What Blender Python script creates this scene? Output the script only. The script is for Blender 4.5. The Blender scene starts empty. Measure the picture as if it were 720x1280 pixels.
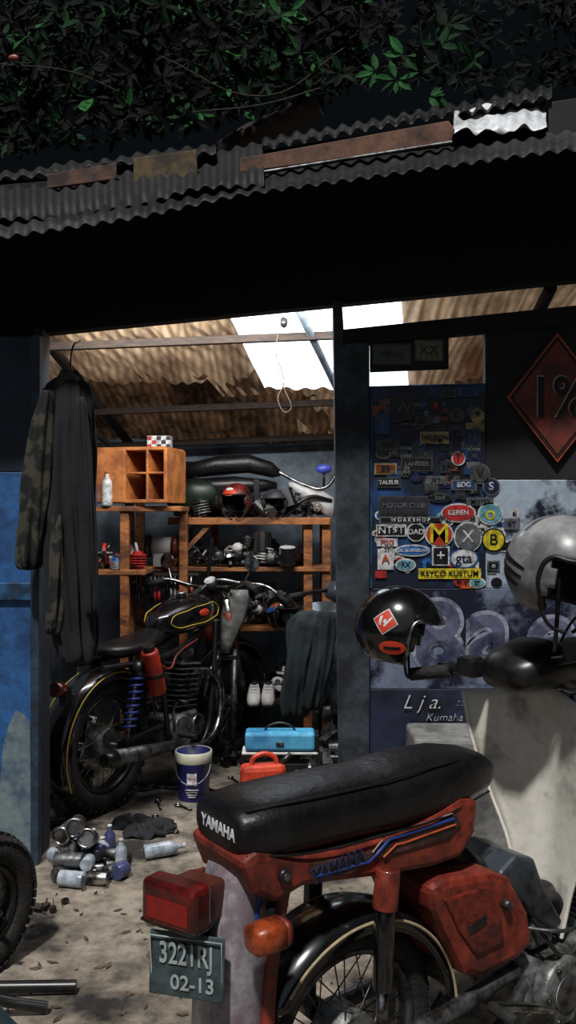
import bpy, bmesh, math, random
from mathutils import Vector, Matrix, Euler, Quaternion
R=random.Random(7)
sc=bpy.context.scene
try:
    sc.view_settings.view_transform='Standard'
except Exception: pass
EYE=1.5; F=1100.0
# image pixel coordinates -> world metres for something standing at distance y
def E(u,v,y): return Vector(((u-360)*y/F, y, EYE-(v-640)*y/F))
def ex(u,y): return (u-360)*y/F
def ez(v,y): return EYE-(v-640)*y/F
def lin(c):
    o=[]
    for v in c[:3]:
        v=v/255.0
        o.append(v/12.92 if v<=0.04045 else ((v+0.055)/1.055)**2.4)
    return (o[0],o[1],o[2],1)
MC={}
def mat(name,col,rough=.6,metal=0,col2=None,ns=8,bump=0,lo=.42,hi=.6,emis=0,trans=0,coat=0,det=6,wave=None,stretch=None,dirt=0):
    if name in MC: return MC[name]
    m=bpy.data.materials.new(name); m.use_nodes=True; nt=m.node_tree; N=nt.nodes; L=nt.links
    b=N['Principled BSDF']; out=N['Material Output']
    b.inputs['Roughness'].default_value=rough; b.inputs['Metallic'].default_value=metal
    if coat: b.inputs['Coat Weight'].default_value=coat
    b.inputs['Base Color'].default_value=lin(col)
    tc=N.new('ShaderNodeTexCoord'); mp=N.new('ShaderNodeMapping'); L.new(tc.outputs['Object'],mp.inputs[0])
    if stretch: mp.inputs['Scale'].default_value=stretch
    csock=None
    if col2 is None: col2=tuple(c*.6 for c in col); lo,hi=.5,.75
    nz=N.new('ShaderNodeTexNoise'); nz.inputs['Scale'].default_value=ns; nz.inputs['Detail'].default_value=det; nz.inputs['Roughness'].default_value=.65
    L.new(mp.outputs[0],nz.inputs['Vector'])
    cr=N.new('ShaderNodeValToRGB'); cr.color_ramp.elements[0].position=lo; cr.color_ramp.elements[1].position=hi
    cr.color_ramp.elements[0].color=lin(col); cr.color_ramp.elements[1].color=lin(col2)
    L.new(nz.outputs['Fac'],cr.inputs[0]); csock=cr.outputs[0]
    if dirt:
        n3=N.new('ShaderNodeTexNoise'); n3.inputs['Scale'].default_value=ns*5; n3.inputs['Detail'].default_value=9; n3.inputs['Roughness'].default_value=.75
        L.new(mp.outputs[0],n3.inputs['Vector'])
        c3=N.new('ShaderNodeValToRGB'); c3.color_ramp.elements[0].position=.42; c3.color_ramp.elements[1].position=.62
        c3.color_ramp.elements[0].color=(1,1,1,1); c3.color_ramp.elements[1].color=(.22,.2,.19,1)
        L.new(n3.outputs['Fac'],c3.inputs[0])
        mx=N.new('ShaderNodeMix'); mx.data_type='RGBA'; mx.blend_type='MULTIPLY'; mx.inputs[0].default_value=dirt
        L.new(csock,mx.inputs[6]); L.new(c3.outputs[0],mx.inputs[7]); csock=mx.outputs[2]
    if wave:
        wv=N.new('ShaderNodeTexWave'); wv.inputs['Scale'].default_value=wave[0]; wv.inputs['Distortion'].default_value=wave[1]; wv.inputs['Detail'].default_value=3
        L.new(mp.outputs[0],wv.inputs['Vector'])
        mx=N.new('ShaderNodeMix'); mx.data_type='RGBA'; mx.blend_type='MULTIPLY'; mx.inputs[0].default_value=wave[2]
        L.new(csock,mx.inputs[6]); L.new(wv.outputs['Color'],mx.inputs[7]); csock=mx.outputs[2]
    L.new(csock,b.inputs['Base Color'])
    if bump:
        bp=N.new('ShaderNodeBump'); bp.inputs['Strength'].default_value=bump; bp.inputs['Distance'].default_value=.02
        n2=N.new('ShaderNodeTexNoise'); n2.inputs['Scale'].default_value=ns*4; n2.inputs['Detail'].default_value=6
        L.new(mp.outputs[0],n2.inputs['Vector']); L.new(n2.outputs['Fac'],bp.inputs['Height']); L.new(bp.outputs[0],b.inputs['Normal'])
    if emis:
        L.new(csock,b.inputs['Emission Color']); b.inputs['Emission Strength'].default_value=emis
    if trans:
        t=N.new('ShaderNodeBsdfTranslucent'); L.new(csock,t.inputs['Color'])
        ms=N.new('ShaderNodeMixShader'); ms.inputs[0].default_value=trans
        L.new(b.outputs[0],ms.inputs[1]); L.new(t.outputs[0],ms.inputs[2]); L.new(ms.outputs[0],out.inputs['Surface'])
    MC[name]=m; return m
def link(o,parent=None,m=None):
    sc.collection.objects.link(o)
    if parent: o.parent=parent
    if m is not None:
        if isinstance(m,(list,tuple)):
            for k in m: o.data.materials.append(k)
        else: o.data.materials.append(m)
    return o
def empty(name,loc=(0,0,0),rz=0,rot=None):
    o=bpy.data.objects.new(name,None); o.empty_display_size=.1; sc.collection.objects.link(o)
    o.location=loc; o.rotation_euler=rot if rot else (0,0,rz); return o
def mesh(name,vs,fs,m,parent=None,smooth=False,bevel=0,sub=0,solid=0):
    me=bpy.data.meshes.new(name); me.from_pydata([tuple(v) for v in vs],[],fs); me.update()
    bm=bmesh.new(); bm.from_mesh(me); bmesh.ops.recalc_face_normals(bm,faces=bm.faces); bm.to_mesh(me); bm.free()
    if smooth:
        for p in me.polygons: p.use_smooth=True
    o=bpy.data.objects.new(name,me); link(o,parent,m)
    if solid:
        s=o.modifiers.new('s','SOLIDIFY'); s.thickness=solid; s.offset=0
    if bevel:
        b=o.modifiers.new('b','BEVEL'); b.width=bevel; b.segments=2; b.limit_method='ANGLE'; b.angle_limit=math.radians(40)
    if sub:
        s=o.modifiers.new('u','SUBSURF'); s.levels=sub; s.render_levels=sub
    return o
def box(name,c,s,m,parent=None,rot=(0,0,0),bevel=.004):
    M=Matrix.Translation(Vector(c))@Euler(rot).to_matrix().to_4x4()
    vs=[M@Vector((x*s[0]/2,y*s[1]/2,z*s[2]/2)) for x in(-1,1) for y in(-1,1) for z in(-1,1)]
    fs=[(0,1,3,2),(4,6,7,5),(0,4,5,1),(2,3,7,6),(0,2,6,4),(1,5,7,3)]
    return mesh(name,vs,fs,m,parent,bevel=bevel)
def basis(d):
    d=Vector(d).normalized(); a=Vector((0,0,1)) if abs(d.z)<.9 else Vector((1,0,0))
    u=d.cross(a).normalized(); v=d.cross(u).normalized(); return d,u,v
def cyl(name,p1,p2,r1,m,parent=None,r2=None,seg=18,bevel=0):
    p1=Vector(p1);p2=Vector(p2); r2=r1 if r2 is None else r2
    d,u,v=basis(p2-p1); vs=[];fs=[]
    for p,r in((p1,r1),(p2,r2)):
        for i in range(seg):
            a=2*math.pi*i/seg; vs.append(p+u*math.cos(a)*r+v*math.sin(a)*r)
    for i in range(seg):
        j=(i+1)%seg; fs.append((i,j,seg+j,seg+i))
    fs.append(tuple(range(seg))); fs.append(tuple(range(2*seg-1,seg-1,-1)))
    o=mesh(name,vs,fs,m,parent,smooth=False,bevel=bevel)
    for p in o.data.polygons:
        if len(p.vertices)==4: p.use_smooth=True
    return o
def lathe(name,prof,o0,m,parent=None,axis=(0,0,1),seg=32,smooth=True,closed=False,solid=0):
    d,u,v=basis(axis); o0=Vector(o0); vs=[];fs=[]; n=len(prof)
    for r,h in prof:
        for i in range(seg):
            a=2*math.pi*i/seg; vs.append(o0+d*h+(u*math.cos(a)+v*math.sin(a))*max(r,.0001))
    for k in range(n if closed else n-1):
        k2=(k+1)%n
        for i in range(seg):
            j=(i+1)%seg; fs.append((k*seg+i,k*seg+j,k2*seg+j,k2*seg+i))
    return mesh(name,vs,fs,m,parent,smooth=smooth,solid=solid)
def torus(name,c,axis,RR,r,m,parent=None,seg=48,ms=12,sx=1):
    pr=[(RR+r*math.cos(2*math.pi*i/ms),r*sx*math.sin(2*math.pi*i/ms)) for i in range(ms)]
    return lathe(name,pr,c,m,parent,axis,seg,closed=True)
def ell(name,c,rad,m,parent=None,rot=(0,0,0),seg=24):
    bm=bmesh.new(); bmesh.ops.create_uvsphere(bm,u_segments=seg,v_segments=seg//2,radius=1)
    M=Matrix.Translation(Vector(c))@Euler(rot).to_matrix().to_4x4()@Matrix.Diagonal((*rad,1))
    bmesh.ops.transform(bm,matrix=M,verts=bm.verts); me=bpy.data.meshes.new(name); bm.to_mesh(me); bm.free()
    for p in me.polygons: p.use_smooth=True
    return link(bpy.data.objects.new(name,me),parent,m)
def tube(name,pts,r,m,parent=None,cyc=False,poly=False,res=6):
    cu=bpy.data.curves.new(name,'CURVE'); cu.dimensions='3D'; cu.bevel_depth=r; cu.bevel_resolution=3; cu.use_fill_caps=True; cu.resolution_u=res
    if poly:
        s=cu.splines.new('POLY'); s.points.add(len(pts)-1)
        for i,p in enumerate(pts): s.points[i].co=(*p,1)
    else:
        s=cu.splines.new('BEZIER'); s.bezier_points.add(len(pts)-1)
        for i,p in enumerate(pts):
            b=s.bezier_points[i]; b.co=p; b.handle_left_type=b.handle_right_type='AUTO'
    s.use_cyclic_u=cyc
    return link(bpy.data.objects.new(name,cu),parent,m)
def loft(name,rings,m,parent=None,caps=True,smooth=True,sub=0,solid=0):
    n=len(rings[0]); vs=[v for r in rings for v in r]; fs=[]
    for k in range(len(rings)-1):
        for i in range(n):
            j=(i+1)%n; fs.append((k*n+i,k*n+j,(k+1)*n+j,(k+1)*n+i))
    if caps:
        fs.append(tuple(range(n))); b=(len(rings)-1)*n; fs.append(tuple(range(b+n-1,b-1,-1)))
    return mesh(name,vs,fs,m,parent,smooth=smooth,sub=sub,solid=solid)
def se(x,zc,hw,hh,n=20,p=2.6,yc=0):
    o=[]
    for i in range(n):
        a=2*math.pi*i/n; c=math.cos(a); s=math.sin(a)
        o.append((x,yc+hw*math.copysign(abs(c)**(2/p),c),zc+hh*math.copysign(abs(s)**(2/p),s)))
    return o
def prism(name,pts,y0,y1,m,parent=None,bevel=.004):
    n=len(pts); vs=[(x,y0,z) for x,z in pts]+[(x,y1,z) for x,z in pts]
    fs=[(i,(i+1)%n,n+(i+1)%n,n+i) for i in range(n)]+[tuple(range(n)),tuple(range(2*n-1,n-1,-1))]
    return mesh(name,vs,fs,m,parent,bevel=bevel)
def text(name,s,loc,rot,size,m,parent=None,ext=.0008,shear=0,off=0,sx=1):
    cu=bpy.data.curves.new(name,'FONT'); cu.body=s; cu.size=size; cu.extrude=ext; cu.align_x='CENTER'; cu.align_y='CENTER'; cu.shear=shear; cu.offset=off
    o=link(bpy.data.objects.new(name,cu),parent,m); o.location=loc; o.rotation_euler=rot; o.scale=(sx,1,1); return o
H=math.pi/2
def corr(name,c00,c10,c01,c11,waves,amp,m,parent=None,nv=6,per=8,crumple=0,nrm=None,seed=0,thick=.002):
    """corrugated sheet; waves run across u"""
    c00,c10,c01,c11=map(Vector,(c00,c10,c01,c11)); rr=random.Random(seed)
    nu=int(waves*per); n=(c10-c00).cross(c01-c00).normalized()
    if n.z<0: n=-n
    vs=[];fs=[]
    bump=[[rr.uniform(-1,1) for _ in range(9)] for _ in range(9)]
    for j in range(nv+1):
        v=j/nv
        for i in range(nu+1):
            u=i/nu; p=(c00*(1-u)+c10*u)*(1-v)+(c01*(1-u)+c11*u)*v
            a=u*8;b=v*8;i0=min(int(a),7);j0=min(int(b),7);fa=a-i0;fb=b-j0
            fa=fa*fa*(3-2*fa); fb=fb*fb*(3-2*fb)
            bb=(bump[j0][i0]*(1-fa)+bump[j0][i0+1]*fa)*(1-fb)+(bump[j0+1][i0]*(1-fa)+bump[j0+1][i0+1]*fa)*fb
            vs.append(p+n*(amp*math.sin(2*math.pi*waves*u)+crumple*bb))
    for j in range(nv):
        for i in range(nu):
            a=j*(nu+1)+i; fs.append((a,a+1,a+nu+2,a+nu+1))
    return mesh(name,vs,fs,m,parent,smooth=True,solid=thick)

# ---------- materials
black=mat('black_paint',(14,14,16),.35,col2=(30,29,29),ns=20)
gloss=mat('gloss_black',(8,8,10),.2,col2=(22,22,24),ns=10,coat=.5)
rubber=mat('rubber',(16,16,17),.8,col2=(38,36,34),ns=30,bump=.3)
leather=mat('seat_vinyl',(9,9,11),.4,col2=(20,20,23),ns=14,bump=.14)
chrome=mat('chrome',(180,180,180),.28,1,col2=(80,75,70),ns=25)
steel=mat('dull_steel',(112,114,116),.45,.8,col2=(50,46,42),ns=18)
alu=mat('cast_alu',(140,142,142),.5,.6,col2=(66,64,60),ns=14,bump=.2,dirt=.3)
red=mat('orange_red_paint',(136,50,34),.5,col2=(58,28,24),ns=5,bump=.08,coat=.12,lo=.46,hi=.7,dirt=.85)
redl=mat('red_lens',(104,20,17),.35,col2=(56,12,11),ns=20,coat=.35,dirt=.5)
orl=mat('amber_lens',(160,68,28),.4,col2=(100,40,20),ns=20,coat=.3,dirt=.5)
white=mat('dirty_white',(196,194,190),.5,col2=(110,106,100),ns=6,lo=.52,hi=.8)
cream=mat('cream_stripe',(170,155,120),.5,dirt=.3)
concrete=mat('concrete_block',(128,128,126),.9,col2=(82,82,80),ns=5,bump=.4,dirt=.3)
plate_m=mat('plate_grey',(62,76,78),.6,col2=(40,50,52),ns=20,dirt=.3)
ink=mat('plate_ink',(150,160,160),.6)
wood=mat('orange_wood',(176,110,58),.65,col2=(98,58,32),ns=6,stretch=(1,1,3),bump=.15,dirt=.45)
darkwood=mat('dark_wood',(52,38,28),.8,col2=(30,22,18),ns=8,stretch=(2,2,10))
navy=mat('door_blue_shaded',(12,20,36),.6,col2=(26,42,70),ns=5)  # door blue with the eave's shade put into the colour
bluep=mat('door_blue',(40,92,150),.6,col2=(18,46,88),ns=4,bump=.1,lo=.45,hi=.7,dirt=.55)
bluef=mat('frame_blue',(30,84,124),.6,col2=(16,40,64),ns=10)
palep=mat('pale_patch',(112,126,130),.8,col2=(70,90,108),ns=8,dirt=.3)
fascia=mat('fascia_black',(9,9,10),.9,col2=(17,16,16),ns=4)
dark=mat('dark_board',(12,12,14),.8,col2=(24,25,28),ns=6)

# ---------- ground
floorm=mat('ground_concrete',(142,132,118),.9,col2=(34,31,28),ns=2.1,bump=.5,lo=.45,hi=.60,det=11,dirt=.7)
g=mesh('floor',[(-6,-1,0),(6,-1,0),(6,9,0),(-6,9,0)],[(0,1,2,3)],floorm)

# ---------- facade, wall plane y=3.9
Y=3.9
def P(u,v,y=Y): return (ex(u,y),ez(v,y))
facade=empty('wall_front')
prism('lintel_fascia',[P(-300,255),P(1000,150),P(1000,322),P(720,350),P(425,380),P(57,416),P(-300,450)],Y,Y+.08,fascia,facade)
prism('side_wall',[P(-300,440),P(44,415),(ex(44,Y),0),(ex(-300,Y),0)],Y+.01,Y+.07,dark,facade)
prism('jamb_left',[P(46,412),P(58,412),(ex(58,Y),0),(ex(46,Y),0)],Y-.06,Y+.06,mat('jamb',(26,34,42),.7),facade)
prism('post_centre',[P(416,378),P(427,378),P(430,430),P(461,430),(ex(461,Y),0),(ex(425,Y),0)],Y-.04,Y+.06,mat('post_dark',(20,25,32),.7,col2=(56,64,74),ns=6,dirt=.6),facade)
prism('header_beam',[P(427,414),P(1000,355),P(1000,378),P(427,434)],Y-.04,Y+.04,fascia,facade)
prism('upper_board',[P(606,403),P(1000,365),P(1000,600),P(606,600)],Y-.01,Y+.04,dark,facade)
door=empty('door_1')
panelm=mat('sticker_panel',(14,24,42),.5,col2=(34,80,140),ns=3.2,lo=.5,hi=.68,dirt=.4)
prism('panel_upper',[P(462,484),P(606,480),P(606,735),P(462,735)],Y-.02,Y+.03,panelm,door)
muralm=mat('mural_paint',(108,118,140),.5,col2=(14,19,40),ns=2.6,lo=.45,hi=.53,det=6,dirt=.4)
prism('panel_mural_side',[P(606,600),P(1000,600),P(1000,735),P(606,735)],Y-.02,Y+.03,mat('mural_pale',(160,174,190),.5,col2=(16,22,40),ns=3.0,lo=.47,hi=.54,det=6,dirt=.3),door)
prism('panel_mural',[P(462,735),P(1000,735),P(1000,860),P(462,860)],Y-.02,Y+.03,muralm,door)
prism('panel_base',[P(462,860),P(1000,860),(ex(1000,Y),0),(ex(462,Y),0)],Y-.02,Y+.03,mat('mural_base',(12,14,24),.5,col2=(34,40,62),ns=5),door)
for a,b,w in [((462,484),(606,480),4),((464,484),(464,735),4)]:
    p=E(*a,Y-.022);q=E(*b,Y-.022); tube('trim',[p,q],w*.0012,bluef,door,poly=True)
wht=mat('white_paint',(205,208,215),.5)
gr1=mat('mural_grey',(150,155,172),.6,col2=(40,46,70),ns=6,lo=.45,hi=.6,dirt=.6); gr2=mat('mural_lilac',(96,100,126),.6,col2=(36,42,70),ns=5,lo=.45,hi=.6,dirt=.6)
for s,u,v,sz in (('8',548,800,.42),('a',612,790,.44),('e',690,795,.44)):
    text('graffiti_edge',s,E(u,v,Y-.0225),(H,0,0),sz,gr1,door,off=.026)
    text('graffiti_fill',s,E(u,v,Y-.0245),(H,0,0),sz,gr2,door,off=.008)
for s,u,v,sz,sh_ in [('Kumaha',555,897,.05,.3),('nu gadu',585,908,.038,.2),('L j a.',527,878,.09,.4),('zzz',577,878,.045,.5)]:
    text('writing',s,E(u,v,Y-.032),(H,0,0),sz,wht,door,shear=sh_,off=-.0015)
# stickers
stk=empty('sticker_collection')
def C(n,c): return mat('stk_'+n,c,.45,col2=tuple(x*.7 for x in c),ns=30)
cw=C('white',(205,205,205));ck=C('black',(16,16,18));cy=C('yellow',(215,195,40));cr=C('red',(180,45,42));cb=C('blue',(40,104,176));co=C('orange',(195,88,36));cg=C('grey',(95,98,102));ct=C('tan',(150,132,88));cn=C('navy',(24,30,70));ctl=C('teal',(104,160,170))
cdk=C('dkgrey',(44,46,52)); cdo=C('dkorange',(120,58,30)); cdb=C('dkblue',(24,60,110)); cmg=C('midgrey',(66,66,64))
def sticker(sh,u,v,w,h,bg,tx=None,fg=None,ring=None,ts=None,y=Y-.028,rot=0):
    def shp(w,h,yy,m):
        if sh=='r': pts=[(-w/2,-h/2),(w/2,-h/2),(w/2,h/2),(-w/2,h/2)]
        elif sh=='d': pts=[(-w/2,0),(0,-h/2),(w/2,0),(0,h/2)]
        else: pts=[(w/2*math.cos(k*math.pi/12),h/2*math.sin(k*math.pi/12)) for k in range(24)]
        c,s=math.cos(rot),math.sin(rot)
        prism('sticker',[P(u+a*c-b*s,v+a*s+b*c,yy) for a,b in pts],yy,yy+.001,m,stk,bevel=0)
    shp(w,h,y,ring if ring else bg)
    if ring: shp(w-4,h-4,y-.002,bg)
    if tx:
        text('lettering',tx,E(u,v,y-.004),(H,0,0),(ts or h*.8)*.0038,fg,stk,ext=.0003,off=.0006)
for a in [('r',489,663,38,15,ck,'NT$T',cw,cw,12),('c',520,665,24,24,ck,'DAD',cw,cw,8.5),('c',549,668,36,32,C('mred',(180,58,30)),'M',cy,cw,32),
 ('c',573,641,44,24,cr,'KEREN',cw,cw,8),('c',613,642,32,28,ctl,'o',cy,cw,22),('c',585,671,36,38,cg,'X',cw,cw,20),('c',617,675,30,30,cy,'B',ck,ck,18),
 ('c',516,688,44,15,cb,'DC BORGELAN',cw,cw,5),('r',551,695,22,24,ck,'+',cw,cw,18),('c',580,698,36,26,cw,'gta',cn,cb,16),('r',482,699,20,26,cw,'A',co,None,14),
 ('c',507,706,26,16,ctl,'RX',cn,cw,8),('r',617,707,16,12,ck,'o',cw,cg,8),('r',562,717,78,13,cy,'KEYCO KUSTUM',ck,None,9),('r',484,678,26,10,cw,'PGD',cr,None,8),
 ('r',505,632,64,24,cdk,'MOTOR CLUB',cg,cmg,8),('r',513,650,78,9,ck,'W O R K S H O P',cw,cg,6),('r',504,510,28,36,ck,'W',cmg,cdk,20),('r',521,526,36,12,cmg,'RACE',ck,None,8),
 ('r',543,547,36,15,ct,'THE IRON',ck,None,7),('c',571,519,24,22,cmg,'K',ck,ck,14),('c',597,520,18,18,ct,'*',ck,None,16),('r',561,492,20,10,cmg,'GO',ck,None,8),
 ('r',482,586,28,14,cdo,'89',ck,ct,10),('r',521,580,40,18,ck,'LANCIER',cg,cmg,7),('c',573,573,18,18,cr,'1',ck,cw,12),('c',600,592,26,26,cmg,'V',ck,cg,14),
 ('r',486,603,30,13,ck,'TALEUR',cw,cmg,6.5),('r',545,600,26,10,cg,'JKT',ck,None,7),('r',580,606,32,13,cdb,'BDG',cw,cg,8),('c',614,608,22,22,cn,'S',cw,cg,13),('r',485,557,30,12,cmg,'REV',ck,None,8),
 ('r',590,547,22,22,cn,'N',cmg,cmg,14),('r',478,530,18,26,cdb,'T',cg,None,12),('r',585,490,26,12,cdb,'QQ',ck,None,8),('r',545,508,18,22,ck,'R',cr,None,12),('c',550,622,30,12,ck,'bad',cg,cmg,8),('r',600,627,34,10,cg,'MOTO',ck,None,7),
 ('r',490,443,50,28,cmg,'SERVICE',ck,ck,7),('r',536,438,36,27,C('dimtan',(110,100,70)),'XX',ck,cmg,16),('r',640,655,20,14,cg,'4T',cn,None,9),('r',476,718,14,9,cr,None,None)]:
    sticker(*a)
r9=random.Random(44)
for k in range(60):
    u=r9.uniform(472,600); v=r9.uniform(492,628)
    sticker(r9.choice('rrc'),u,v,r9.uniform(12,26),r9.uniform(8,16),r9.choice([cdk,cmg,ck,cdb,cdo,cn,ct,cg]),r9.choice(['RPM','2T','go','x','88','BJ']),r9.choice([cmg,cg,ck]),None,7,Y-.0225-.004*k/60)
for k in range(48):
    u=r9.uniform(470,645); v=r9.uniform(632,732)
    sticker(r9.choice('rcc'),u,v,r9.uniform(10,22),r9.uniform(8,16),r9.choice([cw,cg,ck,cb,co,ctl,cr,cy]),r9.choice(['RPM','2T','go','x','88','BJ']),ck,r9.choice([None,cw]),6,Y-.0225-.002*k/48)
prism('sticker_rail',[P(462,428),P(560,420),P(560,462),P(462,466)],Y-.02,Y,dark,stk)
# diamond sign
sign=empty('diamond_sign')
def dia(r,y,m,s=1):
    cu,cv=697,497
    prism('board',[P(cu-63*r,cv,y),P(cu,cv-81*r,y),P(cu+63*r,cv,y),P(cu,cv+81*r,y)],y,y+.012,m,sign,bevel=.001)
so=mat('sign_orange',(184,76,48),.6,col2=(126,52,36),ns=10,dirt=.35)
sin_=mat('sign_inner',(116,44,32),.6,col2=(74,34,28),ns=10,dirt=.5)
dia(1,Y-.04,so); dia(.95,Y-.044,mat('sign_dark',(20,12,10),.7)); dia(.88,Y-.048,sin_)
text('sign_text_edge','1%',E(696,498,Y-.0505),(H,0,0),.25,mat('sign_edge',(150,138,126),.7),sign,off=.006,sx=.85)
text('sign_text','1%',E(697,499,Y-.052),(H,0,0),.25,mat('sign_txt',(18,14,14),.7),sign,off=.003,sx=.85)
# left door leaf (blue)
ld=empty('door_2')
yl=3.76
def PL(u,v): return P(u,v,yl)
prism('leaf_lower',[PL(-260,748),PL(41,748),(ex(41,yl),.01),(ex(-260,yl),.01)],yl,yl+.03,bluep,ld)
prism('leaf_mid',[PL(-260,590),PL(41,590),PL(41,730),PL(-260,730)],yl,yl+.03,bluep,ld)
prism('leaf_upper',[PL(-260,420),PL(41,420),PL(41,590),PL(-260,590)],yl,yl+.03,navy,ld)  # upper part of the blue leaf, eave shade painted in
prism('leaf_rail',[PL(-260,728),PL(44,728),PL(44,750),PL(-260,750)],yl-.02,yl+.03,bluef,ld)
stl=mat('stile',(44,64,80),.6,col2=(24,34,46),dirt=.5)
prism('leaf_stile',[PL(40,420),PL(52,420),(ex(50,yl),.0),(ex(40,yl),.0)],yl-.025,yl+.035,stl,ld)
prism('bottom_rail',[PL(-260,1070),PL(44,1070),PL(44,1080),PL(-260,1080)],yl-.02,yl+.03,stl,ld)
prism('paint_patch',[PL(4,930),PL(12,905),PL(20,888),PL(30,893),PL(38,905),PL(39,1068),PL(-60,1068),PL(-50,1010),PL(-20,985),PL(0,990)],yl-.004,yl,palep,ld,bevel=0)

bl=empty('concrete_plinth')
box('slab',((ex(517,3.6)+1.6)/2,3.7,.29),(1.6-ex(517,3.6),.3,.58),concrete,bl,bevel=.015)

# ---------- roof
roof=empty('roof')
rust=mat('roof_metal',(64,64,66),.6,.3,col2=(16,15,15),ns=2.2,lo=.42,hi=.56,bump=.2,dirt=.9)
rdk=mat('roof_dark',(26,26,28),.7,col2=(8,8,8),ns=4,dirt=.8)
eavem=mat('eave_metal',(52,50,50),.7,.1,col2=(8,8,8),ns=1.3,lo=.44,hi=.53,bump=.2,dirt=.9,det=8)
bright=mat('galvanised_patch',(225,228,232),.45,.1,col2=(120,122,126),ns=6,lo=.5,hi=.7,dirt=.3)
brown=mat('rust_board',(120,84,66),.8,col2=(50,36,34),ns=5,lo=.42,hi=.6,dirt=.5)
corr('eave_sheet',E(-330,340,3.3),E(960,152,3.3),E(-330,290,4.0),E(960,132,4.0),60,.008,eavem,roof,nv=5,crumple=.018,seed=2)
corr('eave_sheet_low',E(-330,326,3.5),E(330,228,3.5),E(-330,272,4.1),E(330,182,4.1),34,.009,rdk,roof,nv=4,crumple=.02,seed=3)
prism('back_board',[P(-330,262,4.02),P(170,212,4.02),P(560,152,4.02),P(960,100,4.02),P(960,200,4.02),P(-330,330,4.02)],4.02,4.05,rdk,roof)
prism('rust_board',[P(300,200,3.72),P(560,153,3.72),P(568,165,3.72),P(562,182,3.72),P(300,218,3.72)],3.70,3.73,brown,roof)
och=mat('ochre_board',(110,90,54),.8,col2=(50,40,30),dirt=.4)
prism('rust_board_b',[P(170,206,3.9),P(248,196,3.9),P(250,246,3.9),P(172,250,3.9)],3.82,3.84,och,roof)
prism('rust_board_c',[P(65,226,3.9),P(150,212,3.9),P(150,232,3.9),P(65,244,3.9)],3.82,3.84,brown,roof)
tube('ridge_batten',[E(300,220,3.7),E(565,178,3.7)],.008,steel,roof,poly=True)
corr('upper_sheet',E(328,186,3.86),E(690,122,3.86),E(328,176,4.5),E(690,108,4.5),19,.012,rust,roof,nv=3,crumple=.006,seed=5)
corr('upper_sheet_left',E(-100,236,3.9),E(270,190,3.9),E(-100,230,4.5),E(270,182,4.5),18,.01,rdk,roof,nv=3,crumple=.01,seed=6)
corr('galvanised_flap',E(566,165,3.72),E(684,160,3.72),E(568,138,4.0),E(682,128,4.0),7,.003,bright,roof,nv=8,crumple=.02,seed=8)
prism('end_board',[P(684,130,3.9),P(960,90,3.9),P(960,165,3.9),P(684,185,3.9)],3.88,3.9,rdk,roof)

# ---------- interior room
wallm=mat('interior_wall',(132,146,158),.85,col2=(84,94,106),ns=3,bump=.1,dirt=.2)
YB=6.3
box('wall_back',(0.3,YB+.04,1.1),(3.6,.08,2.2),wallm,bevel=0)
box('wall_left',(-1.54,5.13,1.2),(.08,2.26,2.5),wallm,bevel=0)
box('wall_right',(2.0,5.13,1.2),(.08,2.26,2.5),wallm,bevel=0)
ceil=empty('ceiling')
def cz(y): return 2.62-(y-4.0)*.27
tan=mat('tan_roof_sheet',(224,198,166),.7,col2=(136,98,70),ns=2.4,lo=.42,hi=.62,trans=.5,wave=(7,5,.4),emis=.42,stretch=(1,.35,1),dirt=.25)  # emission stands in for daylight coming through the sheet
tan2=mat('brown_roof_sheet',(176,138,104),.7,col2=(70,48,34),ns=3,lo=.42,hi=.6,trans=.5,wave=(6,5,.5),emis=.24,stretch=(1,.35,1),dirt=.35)  # weaker glow, likewise in place of transmitted daylight
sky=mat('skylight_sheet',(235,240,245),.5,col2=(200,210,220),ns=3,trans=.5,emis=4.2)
def sheet(nm,x0,x1,y0,y1,m,dz=0,w=None,sk=0,seed=1,cr=.03):
    corr(nm,(x0,y0,cz(y0)+dz),(x1,y0,cz(y0)+dz),(x0+sk,y1,cz(y1)+dz),(x1+sk,y1,cz(y1)+dz),w or (x1-x0)*13,.009,m,ceil,nv=16,crumple=cr,seed=seed)
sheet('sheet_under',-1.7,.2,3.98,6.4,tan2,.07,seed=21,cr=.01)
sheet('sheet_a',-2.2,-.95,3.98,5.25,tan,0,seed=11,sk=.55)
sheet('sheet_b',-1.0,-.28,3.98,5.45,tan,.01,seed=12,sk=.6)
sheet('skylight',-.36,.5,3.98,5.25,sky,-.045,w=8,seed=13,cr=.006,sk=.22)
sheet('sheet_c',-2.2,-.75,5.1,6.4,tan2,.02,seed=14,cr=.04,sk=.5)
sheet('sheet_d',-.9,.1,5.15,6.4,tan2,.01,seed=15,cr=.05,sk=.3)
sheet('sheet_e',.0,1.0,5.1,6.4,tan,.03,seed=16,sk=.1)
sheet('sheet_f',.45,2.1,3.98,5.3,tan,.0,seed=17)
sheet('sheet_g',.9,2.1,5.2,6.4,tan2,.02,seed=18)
for y,zz in((4.5,-.08),(5.45,-.05),(6.05,-.05)):
    box('purlin',(.3,y,cz(y)+zz),(3.5,.04,.04),darkwood,ceil,rot=(0,-.04,0))
def raft(x0,x1,m,w=.03):
    tube('rafter',[(x0,4.02,cz(4.02)-.09),(x1,6.25,cz(6.25)-.06)],w,m,ceil,poly=True)
raft(-1.3,-1.1,darkwood); raft(.0,.55,wallm,.02); raft(1.2,1.3,darkwood)
tube('conduit',[(-1.2,4.1,2.2),(-1.15,5.0,2.0),(-.95,5.9,1.85),(-.4,6.2,1.82)],.02,black,ceil)
hw=empty('hanging_wire')
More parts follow.
